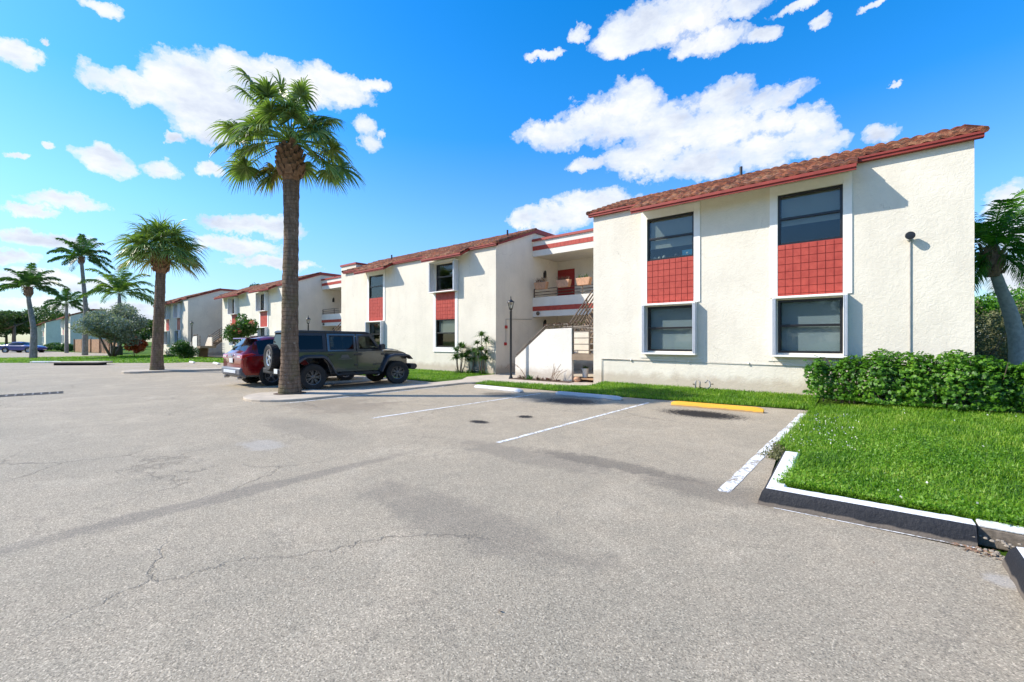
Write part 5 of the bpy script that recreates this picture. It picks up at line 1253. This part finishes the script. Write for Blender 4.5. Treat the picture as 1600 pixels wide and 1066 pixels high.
def jeep():
    t = thing('off_road_car', (-14.06, 8.0, 0), 'boxy grey-green four-door off-roader with black hardtop and spare wheel on its back', 'car', rz=PI / 2 - R(4))
    def P(nm, mb, mt, par=None, bev=0, sm=False, fix=True): return build(nm, mb, mt, par or t, world=False, bevel=bev, smooth=sm, fix=fix)
    W_ = .77
    m = MB(); m.prism([(-2.22, .60), (-2.22, 1.17), (-2.16, 1.20), (.93, 1.20), (1.0, 1.16), (1.0, .60), (.92, .52), (-.93, .52), (-1.02, .80), (-1.18, 1.0), (-1.78, 1.0), (-1.95, .82), (-2.02, .60)], 'y', -W_, W_)
    # nothing on the deck: hollow look comes from the dark cabin floor
    body = P('body', m, 'jeep_paint', bev=.015)
    m = MB(); m.prism([(1.0, .60), (1.0, 1.17), (1.5, 1.15), (1.92, 1.08), (1.99, 1.0), (2.0, .62)], 'y', -.60, .60); P('engine_bay', m, 'jeep_paint', bev=.02)
    # hood: tapered, crowned
    rows = []; 
    for x, z, hw in ((.98, 1.205, .66), (1.3, 1.20, .63), (1.6, 1.18, .60), (1.85, 1.13, .575), (1.98, 1.08, .56), (2.02, 1.02, .55)):
        rows.append([(x, -hw, z - .05), (x, -hw, z), (x, -hw * .72, z + .03), (x, -hw * .5, z + .035), (x, -hw * .45, z + .065), (x, hw * .45, z + .065), (x, hw * .5, z + .035), (x, hw * .72, z + .03), (x, hw, z), (x, hw, z - .05)])
    k = 10; m = MB(); m.add([p for r in rows for p in r], [(i * k + j, i * k + j + 1, (i + 1) * k + j + 1, (i + 1) * k + j) for i in range(len(rows) - 1) for j in range(k - 1)] + [tuple(range(k)), tuple(range(5 * k, 6 * k))]); P('hood', m, 'jeep_hood', sm='auto')
    m = MB(); m.box(2.0, 2.035, -.56, .56, .66, 1.03); g = P('grille', m, 'jeep_paint', bev=.01)
    m = MB(); [m.box(2.036, 2.04, -.24 + .08 * i - .022, -.24 + .08 * i + .022, .72, .98) for i in range(7)]; P('grille_slots', m, 'void_black', g)
    for s in (-1, 1):
        m = MB(); m.lathe([(.10, 2.03), (.10, 2.06), (.08, 2.075), (.01, 2.085)], (0, s * .42, .86), 'x', 18); P('headlight', m, 'lamp_clear', sm='auto')
    m = MB(); m.prism([(2.02, .50), (2.05, .70), (2.26, .70), (2.32, .64), (2.32, .56), (2.22, .48)], 'y', -.82, .82); m.box(1.9, 2.05, -.35, -.25, .5, .62); m.box(1.9, 2.05, .25, .35, .5, .62); P('front_bumper', m, 'plastic_black', bev=.03)
    m = MB(); m.prism([(-2.42, .52), (-2.42, .68), (-2.2, .70), (-2.2, .50)], 'y', -.80, .80); P('rear_bumper', m, 'plastic_black', bev=.03)
    m = MB(); m.box(-2.1, 2.0, -.42, .42, .36, .59); m.box(-.9, .9, -.7, .7, .46, .519)
    m.tube([(-1.5, -.75, .42), (-1.5, .75, .42)], .06, 8); m.tube([(1.5, -.75, .42), (1.5, .75, .42)], .06, 8); m.lathe([(.05, -.13), (.15, -.05), (.15, .05), (.05, .13)], (-1.5, 0, .42), 'y', 12); P('chassis', m, 'plastic_black')
    for s in (-1, 1):
        # flares: bent strips
        for nm, path in (('rear_flare', [(-2.12, .60), (-2.02, .86), (-1.86, 1.03), (-1.70, 1.09), (-1.22, 1.09), (-1.06, 1.02), (-.92, .80), (-.78, .52)]), ('front_flare', [(.80, .50), (.90, .72), (1.02, .94), (1.16, 1.04), (1.34, 1.07), (1.75, 1.07), (1.92, 1.03), (2.06, .90)])):
            inner = [(x + (.045 if i < 3 else -.045 if i > 4 else 0), z - (.085 if 1 < i < 6 else .03)) for i, (x, z) in enumerate(path)]
            m = MB(); n = len(path); y0, y1 = s * (W_ - .12 if 'front' in nm else W_ - .02), s * .935
            vs = []
            for (a, b), (c, d) in zip(path, inner): vs += [(a, y0, b + .01), (a, y1 - s * .03, b), (a, y1, b - .035), (c, y1, d), (c, y0, d)]
            m.add(vs, [(i * 5 + j, i * 5 + (j + 1) % 5, (i + 1) * 5 + (j + 1) % 5, (i + 1) * 5 + j) for i in range(n - 1) for j in range(5)] + [tuple(range(5)), tuple(range((n - 1) * 5, n * 5))]); P(nm, m, 'plastic_flare', sm='auto')
        m = MB(); m.tube([(-.75, s * .84, .44), (.75, s * .84, .44)], .035, 8)
        for x in (-.65, 0, .65): m.tube([(x, s * .84, .44), (x + (.12 if x < 0 else -.12), s * .6, .54)], .022, 6)
        m.box(-.62, -.12, s * .84 - .05, s * .84 + .05, .465, .485); m.box(.15, .62, s * .84 - .05, s * .84 + .05, .465, .485); P('side_step', m, 'plastic_black')
        m = MB(); m.box(2.03, 2.07, s * .70 - .1, s * .70 + .16 * 1, .92, .98); P('turn_signal', m, 'lamp_red', bev=.01)
        m = MB(); m.box(-2.245, -2.2, s * .68 - .08, s * .68 + .08, .86, 1.1); P('tail_light', m, 'lamp_red', bev=.01)
        m = MB(); m.prism([(1.06, .98), (1.12, 1.10), (1.2, 1.10), (1.14, .98)], 'y', s * .602, s * .61); P('fender_vent', m, 'plastic_black')
    # doors (proud panels)
    def yy(z, s): return s * (W_ + .012 - .115 * max(0, z - 1.2) / .58)
    def plate(nm, poly, mt, s, off=.0, th=.02, hole=None, par=None, bev=.006):
        m = MB(); n = len(poly)
        if hole:
            vs = []
            for q in (0, 1):
                for p in poly: vs.append((p[0], yy(p[1], s) + s * (off - th * q), p[1]))
                for p in hole: vs.append((p[0], yy(p[1], s) + s * (off - th * q), p[1]))
            fs = []
            for i in range(n):
                j = (i + 1) % n
                fs += [(i, j, n + j, n + i), (2 * n + i, 3 * n + i, 3 * n + j, 2 * n + j), (i, 2 * n + i, 2 * n + j, j), (n + i, n + j, 3 * n + j, 3 * n + i)]
            m.add(vs, fs)
        else:
            vs = [(p[0], yy(p[1], s) + s * (off - th * q), p[1]) for q in (0, 1) for p in poly]
            m.add(vs, [tuple(range(n)), tuple(range(n, 2 * n))[::-1]] + [(i, (i + 1) % n, n + (i + 1) % n, n + i) for i in range(n)])
        return P(nm, m, mt, par, bev=bev)
    for s in (-1, 1):
        fd = plate('front_door', [(-.03, .60), (.86, .60), (.93, .68), (.93, 1.19), (-.03, 1.19)], 'jeep_paint', s, .012, .02)
        rd = plate('rear_door', [(-1.0, 1.0), (-.93, .85), (-.86, .66), (-.80, .60), (-.06, .60), (-.06, 1.19), (-1.0, 1.19)], 'jeep_paint', s, .012, .02)
        plate('window_frame', [(-.03, 1.2), (.90, 1.2), (.50, 1.77), (-.03, 1.77)], 'jeep_paint', s, .0, .04, [(.03, 1.245), (.80, 1.245), (.46, 1.71), (.03, 1.71)], fd)
        plate('window_seal', [(.028, 1.243), (.804, 1.243), (.462, 1.712), (.028, 1.712)], 'plastic_black', s, .003, .02, [(.055, 1.265), (.75, 1.265), (.445, 1.685), (.055, 1.685)], fd, 0)
        plate('window_glass', [(.05, 1.26), (.76, 1.26), (.45, 1.69), (.05, 1.69)], 'car_glass', s, -.015, .004, None, fd, 0)
        plate('window_frame', [(-1.02, 1.2), (-.06, 1.2), (-.06, 1.77), (-1.02, 1.77)], 'jeep_paint', s, .0, .04, [(-.94, 1.245), (-.12, 1.245), (-.12, 1.71), (-.94, 1.71)], rd)
        plate('window_seal', [(-.942, 1.243), (-.118, 1.243), (-.118, 1.712), (-.942, 1.712)], 'plastic_black', s, .003, .02, [(-.915, 1.265), (-.145, 1.265), (-.145, 1.685), (-.915, 1.685)], rd, 0)
        plate('window_glass', [(-.92, 1.26), (-.14, 1.26), (-.14, 1.69), (-.92, 1.69)], 'car_glass', s, -.015, .004, None, rd, 0)
        q = plate('hardtop_side', [(-2.17, 1.2), (-1.04, 1.2), (-1.04, 1.78), (-2.10, 1.78)], 'hardtop', s, .0, .04, [(-2.02, 1.27), (-1.16, 1.27), (-1.16, 1.70), (-1.97, 1.70)])
        plate('quarter_glass', [(-2.03, 1.26), (-1.15, 1.26), (-1.15, 1.71), (-1.98, 1.71)], 'dark_glass', s, -.01, .005, None, q, 0)
        m = MB()
        for hx in (.72, -.24):
            m.box(hx - .74, hx - .58, s * (W_ + .025), s * (W_ + .055), 1.07, 1.11); m.lathe([(.045, s * (W_ + .022)), (.045, s * (W_ + .028))], (hx - .66, 0, 1.09), 'y', 12)
        P('door_handles', m, 'plastic_black', bev=.006)
        m = MB()
        for hx in (.9, -.09):
            for z in (.74, 1.08): m.box(hx - .05, hx + .07, s * (W_ + .022), s * (W_ + .045), z - .03, z + .03)
        P('hinges', m, 'plastic_black', bev=.008)
        m = MB(); m.box(.70, .80, s * .80, s * 1.02, 1.28, 1.31); m.prism([(.68, 1.22), (.68, 1.42), (.78, 1.44), (.84, 1.40), (.84, 1.24)], 'y', s * .92, s * 1.10); P('mirror', m, 'plastic_black', bev=.02)
        if s < 0:
            m = MB(); m.box(.55, .62, -W_ - .034, -W_ - .0245, .70, .76); m.box(.64, .68, -W_ - .034, -W_ - .0245, .70, .76); m.box(.72, .90, -W_ - .034, -W_ - .0245, .74, .765); m.box(.72, .88, -W_ - .034, -W_ - .0245, .69, .705); P('side_lettering', m, 'plastic_black')
            m = MB(); m.prism([(-.60, .98), (-.56, 1.08), (-.36, 1.08), (-.30, .98)], 'y', -W_ - .034, -W_ - .0245); m.prism([(-.68, .94), (-.5, .925), (-.22, .935), (-.22, .955), (-.68, .955)], 'y', -W_ - .034, -W_ - .0245); P('door_decal', m, 'decal_grey')
    m = MB(); m.prism([(-2.13, 1.775), (-2.12, 1.84), (-2.05, 1.865), (.3, 1.85), (.46, 1.82), (.53, 1.775)], 'y', -.665, .665); P('hardtop_roof', m, 'hardtop', bev=.02)
    # windshield
    m = MB(); fr = [(-.68, 1.2), (.68, 1.2), (.64, 1.78), (-.64, 1.78)]; inn = [(-.62, 1.26), (.62, 1.26), (.585, 1.72), (-.585, 1.72)]
    def ws(p, o=0): return (.95 - (p[1] - 1.2) / .58 * .44 + o, p[0], p[1])
    vs = [ws(p) for p in fr] + [ws(p) for p in inn] + [ws(p, -.05) for p in fr] + [ws(p, -.05) for p in inn]; fs = []
    for i in range(4):
        j = (i + 1) % 4; fs += [(i, j, 4 + j, 4 + i), (8 + i, 12 + i, 12 + j, 8 + j), (i, 8 + i, 8 + j, j), (4 + i, 4 + j, 12 + j, 12 + i)]
    m.add(vs, fs); wf = P('windshield_frame', m, 'jeep_paint'); m = MB(); m.add([ws(p, -.02) for p in inn], [(0, 1, 2, 3)]); P('windshield', m, 'car_glass', wf, fix=False)
    m = MB(); m.tube([(.93, -.35, 1.24), (.86, .1, 1.30)], .008, 5); m.tube([(.93, .35, 1.24), (.86, .8 - .2, 1.30)], .008, 5); P('wipers', m, 'plastic_black')
    # back
    m = MB(); m.box(-2.235, -2.2, -.72, .72, .62, 1.17); tg = P('tailgate', m, 'jeep_paint', bev=.01)
    m = MB(); m.add([(-2.19, -.62, 1.24), (-2.19, .62, 1.24), (-2.12, .58, 1.74), (-2.12, -.58, 1.74), (-2.18, -.62, 1.24), (-2.18, .62, 1.24), (-2.11, .58, 1.74), (-2.11, -.58, 1.74)], [(0, 1, 2, 3), (7, 6, 5, 4), (0, 4, 5, 1), (1, 5, 6, 2), (2, 6, 7, 3), (3, 7, 4, 0)]); P('rear_glass', m, 'dark_glass', tg)
    m = MB(); m.box(-2.4, -2.2, -.12, .12, .8, 1.1); P('spare_carrier', m, 'plastic_black')
    wheel(t, -2.40, 0.0, .405, .25, .25, 'rim_silver', 5, -1, z=1.02, axis='x', name='spare_wheel')
    m = MB(); m.box(-2.46, -2.43, -.62, -.34, .55, .69); P('licence_plate', m, 'plate', bev=.005)
    # cabin
    m = MB(); m.box(-2.15, .9, -.70, .70, 1.0, 1.205) if False else m.box(.45, .85, -.66, .66, 1.205, 1.30); P('dashboard', m, 'seat_dark', bev=.03)
    for x, y in ((-.2, -.36), (-.2, .36), (-1.05, -.36), (-1.05, .36)):
        m = MB(); m.prism([(x, 1.203), (x - .06, 1.58), (x - .02, 1.68), (x + .06, 1.68), (x + .10, 1.56), (x + .14, 1.203)], 'y', y - .22, y + .22); P('seat', m, 'seat_dark', bev=.03)
    m = MB(); m.lathe([(.17, -.012), (.185, 0), (.17, .012)], (.36, .36, 1.36), 'x', 20); P('steering_wheel', m, 'seat_dark')
    wheel(t, -1.50, -.76, .405, .27, .235, 'rim_dark', 7, -1); wheel(t, -1.50, .76, .405, .27, .235, 'rim_dark', 7, 1)
    wheel(t, 1.50, -.76, .405, .27, .235, 'rim_dark', 7, -1, steer=R(-16)); wheel(t, 1.50, .76, .405, .27, .235, 'rim_dark', 7, 1, steer=R(-16))
simple('jeep_hood', (.045, .043, .032), .3, .4, coat=.8); simple('decal_grey', (.07, .07, .075), .4); simple('plastic_flare', (.04, .042, .05), .45, var=.1)
jeep()

def loft_car(name, loc, rz, label, st, paint, win_side, win_top, bumper_z, wheels, extra=None, rimmat='rim_silver', group=None, arch=.41):
    """st rows: x, zbottom, zshoulder, zroof, half width bottom, half width shoulder, half width roof"""
    t = thing(name, loc, label, 'car', group, rz=rz); rings = []
    for x, zb, zs, zr, wb, ws_, wr in st:
        zm = (zb + zs) / 2
        half = [(0, zb), (wb * .8, zb), (wb, zb + .07), (ws_ * 1.0, zm), (ws_ * .985, zs - .05), (ws_ * .94, zs), (wr + (ws_ * .94 - wr) * .35, zs + (zr - zs) * .6), (wr, zr - (zr - zs) * .12 - .01), (wr * .82, zr), (0, zr + .012)]
        rings.append([(x, -y, z) for y, z in half] + [(x, y, z) for y, z in half[-2:0:-1]])
    k = len(rings[0]); n = len(rings); V = [p for r in rings for p in r]
    # catmull resample along x for smoothness
    sub = 3; VV = []; xs = []
    for i in range(n - 1):
        for s in range(sub if i < n - 2 else sub + 1):
            f = s / sub; p0 = rings[max(i - 1, 0)]; p1 = rings[i]; p2 = rings[i + 1]; p3 = rings[min(i + 2, n - 1)]; row = []
            for a, b, c, d in zip(p0, p1, p2, p3):
                row.append(tuple(.5 * (2 * b[q] + (c[q] - a[q]) * f * .8 + (2 * a[q] * .8 - (5 - .8) * b[q] * 1 + (4) * c[q] - d[q] * .8 + (b[q] - c[q]) * 0) * 0 + 0) if False else b[q] + (c[q] - b[q]) * (f if q == 0 else (f * .5 + (3 * f * f - 2 * f ** 3) * .5)) for q in range(3)))
            VV.append(row); xs.append(i + f)
    cats = {'body': [], 'side_window': [], 'glass': [], 'rear': [], 'bumper': []}; N = len(VV)
    for i in range(N - 1):
        xm = (VV[i][0][0] + VV[i + 1][0][0]) / 2; si = int(xs[i] + 1e-6)
        for j in range(k):
            j2 = (j + 1) % k; q = (i * k + j, i * k + j2, (i + 1) * k + j2, (i + 1) * k + j); jj = min(j, k - 1 - j)
            zc = sum(VV[a // k][a % k][2] for a in q) / 4
            if jj in (5, 6) and win_side[0] < xm < win_side[1] and not any(abs(xm - w_) < .03 for w_ in win_side[2:]): cats['side_window'].append(q)
            elif jj in (7, 8) and any(a < xm < b for a, b in win_top): cats['glass' if xm > 0 else 'rear'].append(q)
            elif zc < bumper_z and jj < 4: cats['bumper'].append(q)
            else: cats['body'].append(q)
    cats['body'] += [tuple(range(k))[::-1], tuple(range((N - 1) * k, N * k))]
    flat = [p for r in VV for p in r]
    for nm, mt in (('body', paint), ('side_window', 'dark_glass_car'), ('glass', 'dark_glass_car'), ('rear', 'dark_glass_car'), ('bumper', 'plastic_grey')):
        if not cats[nm]: continue
        used = sorted({i for f in cats[nm] for i in f}); mp_ = {a: i for i, a in enumerate(used)}; m = MB(); m.v = [flat[a] for a in used]; m.f = [tuple(mp_[i] for i in f) for f in cats[nm]]
        build({'glass': 'windscreen', 'rear': 'rear_window', 'bumper': 'lower_cladding'}.get(nm, nm), m, mt, t, world=False, smooth='auto')
    for x, s, r in wheels:
        hw = st[len(st) // 2][5]
        a = MB(); a.lathe([(arch, s * (hw - .03)), (arch, s * (hw + .012)), (arch - .06, s * (hw + .014)), (arch - .065, s * (hw - .02))], (x, 0, r + .02), 'y', 26); build('wheel_arch', a, 'plastic_black', t, world=False, smooth='auto')
        wheel(t, x, s * (hw - .085), r, .225, r * .66, rimmat, 5, s)
    if extra: extra(t)
    return t
simple('dark_glass_car', (.010, .011, .012), .06, spec=.5)
def suv_extra(t):
    def P(nm, mb, mt, par=None, bev=0, sm=False): return build(nm, mb, mt, par or t, world=False, bevel=bev, smooth=sm)
    m = MB(); m.prism([(-2.20, .30), (-2.36, .40), (-2.38, .62), (-2.30, .66), (-2.14, .66), (-2.14, .30)], 'y', -.86, .86); P('rear_bumper', m, 'plastic_grey', bev=.05, sm='auto')
    m = MB(); m.box(-2.395, -2.37, -.55, .55, .46, .56); P('skid_plate', m, 'shutter_grey', bev=.01)
    m = MB(); m.prism([(-2.1, 1.60), (-1.72, 1.655), (-1.7, 1.68), (-2.08, 1.635)], 'y', -.60, .60); P('spoiler', m, 'suv_paint', bev=.01)
    for s in (-1, 1):
        m = MB(); m.prism([(-2.325, .94), (-2.30, 1.08), (-2.0, 1.12), (-1.85, 1.09), (-2.1, .98)], 'y', s * .45, s * .895); P('tail_light', m, 'lamp_red', bev=.02)
        m = MB(); m.box(-2.33, -2.31, min(s * .5, s * .78), max(s * .5, s * .78), .99, 1.03); P('reverse_lamp', m, 'lamp_clear')
        m = MB(); m.tube([(-1.55, s * .6, 1.705), (.45, s * .6, 1.70)], .018, 6); P('roof_rail', m, 'plastic_grey')
        m = MB(); m.tube([(-2.36, s * .62, .30), (-2.2, s * .62, .30)], .045, 10); P('exhaust', m, 'rim_silver')
    m = MB(); m.box(-2.345, -2.33, -.155, .155, .80, .95); P('licence_plate', m, 'plate', bev=.004)
    m = MB(); m.lathe([(.045, -2.345), (.05, -2.33)], (0, 0, 1.04), 'x', 14); P('emblem', m, 'rim_silver')
    m = MB(); m.tube([(-2.21, .05, 1.16), (-2.10, -.28, 1.24)], .01, 5); P('wiper', m, 'plastic_black')
SUV = [(-2.31, .42, .92, 1.00, .78, .84, .70), (-2.28, .36, 1.02, 1.12, .84, .90, .72), (-2.16, .33, 1.06, 1.20, .87, .92, .70), (-2.02, .33, 1.08, 1.38, .88, .925, .66), (-1.80, .32, 1.08, 1.60, .88, .925, .62), (-1.4, .30, 1.06, 1.67, .88, .925, .62), (-.7, .28, 1.03, 1.695, .88, .925, .62),
       (0, .28, 1.01, 1.69, .88, .925, .62), (.5, .28, 1.01, 1.62, .88, .925, .60), (.95, .28, 1.02, 1.32, .88, .925, .64), (1.25, .28, 1.02, 1.10, .88, .92, .70), (1.7, .3, .98, 1.05, .87, .90, .68), (2.1, .33, .88, .95, .83, .84, .62), (2.28, .42, .75, .80, .70, .70, .5)]
loft_car('suv', (-16.72, 7.62, 0), PI / 2, 'dark red SUV seen from behind, parked left of the off-roader', SUV, 'suv_paint', (-1.75, .95, -.95, .02), [(-2.16, -1.80), (.45, 1.2)], .52, [(-1.38, -1, .36), (-1.38, 1, .36), (1.32, -1, .36), (1.32, 1, .36)], suv_extra)
SED = [(-2.4, .45, .85, .92, .7, .75, .6), (-2.3, .35, .95, 1.02, .82, .87, .65), (-1.9, .3, .98, 1.06, .86, .9, .66), (-1.5, .28, .98, 1.16, .86, .9, .6), (-.95, .26, .96, 1.40, .86, .9, .56), (-.3, .26, .94, 1.45, .86, .9, .56), (.25, .26, .94, 1.38, .86, .9, .56), (.95, .26, .95, 1.02, .86, .9, .66), (1.6, .28, .88, .94, .85, .88, .64), (2.1, .32, .78, .84, .8, .82, .6), (2.35, .42, .62, .68, .6, .65, .5)]
def sed_extra(t):
    for s in (-1, 1):
        m = MB(); m.box(-2.36, -2.2, min(s * .5, s * .8), max(s * .5, s * .8), .78, .9); build('tail_light', m, 'lamp_red', t, world=False, bevel=.02)
        m = MB(); m.box(2.15, 2.3, min(s * .45, s * .72), max(s * .45, s * .72), .62, .72); build('headlight', m, 'lamp_clear', t, world=False, bevel=.02)
x, y, _ = px(37, 58); loft_car('sedan', (x, y, -.01), TH + R(4), 'shiny blue saloon parked side-on at the far left', SED, 'blue_paint', (-1.45, .8, -.35), [(-1.9, -1.0), (.3, .95)], .36, [(-1.4, -1, .33), (-1.4, 1, .33), (1.4, -1, .33), (1.4, 1, .33)], sed_extra)
print('objects', len(bpy.data.objects), 'polys', sum(len(m.polygons) for m in bpy.data.meshes))
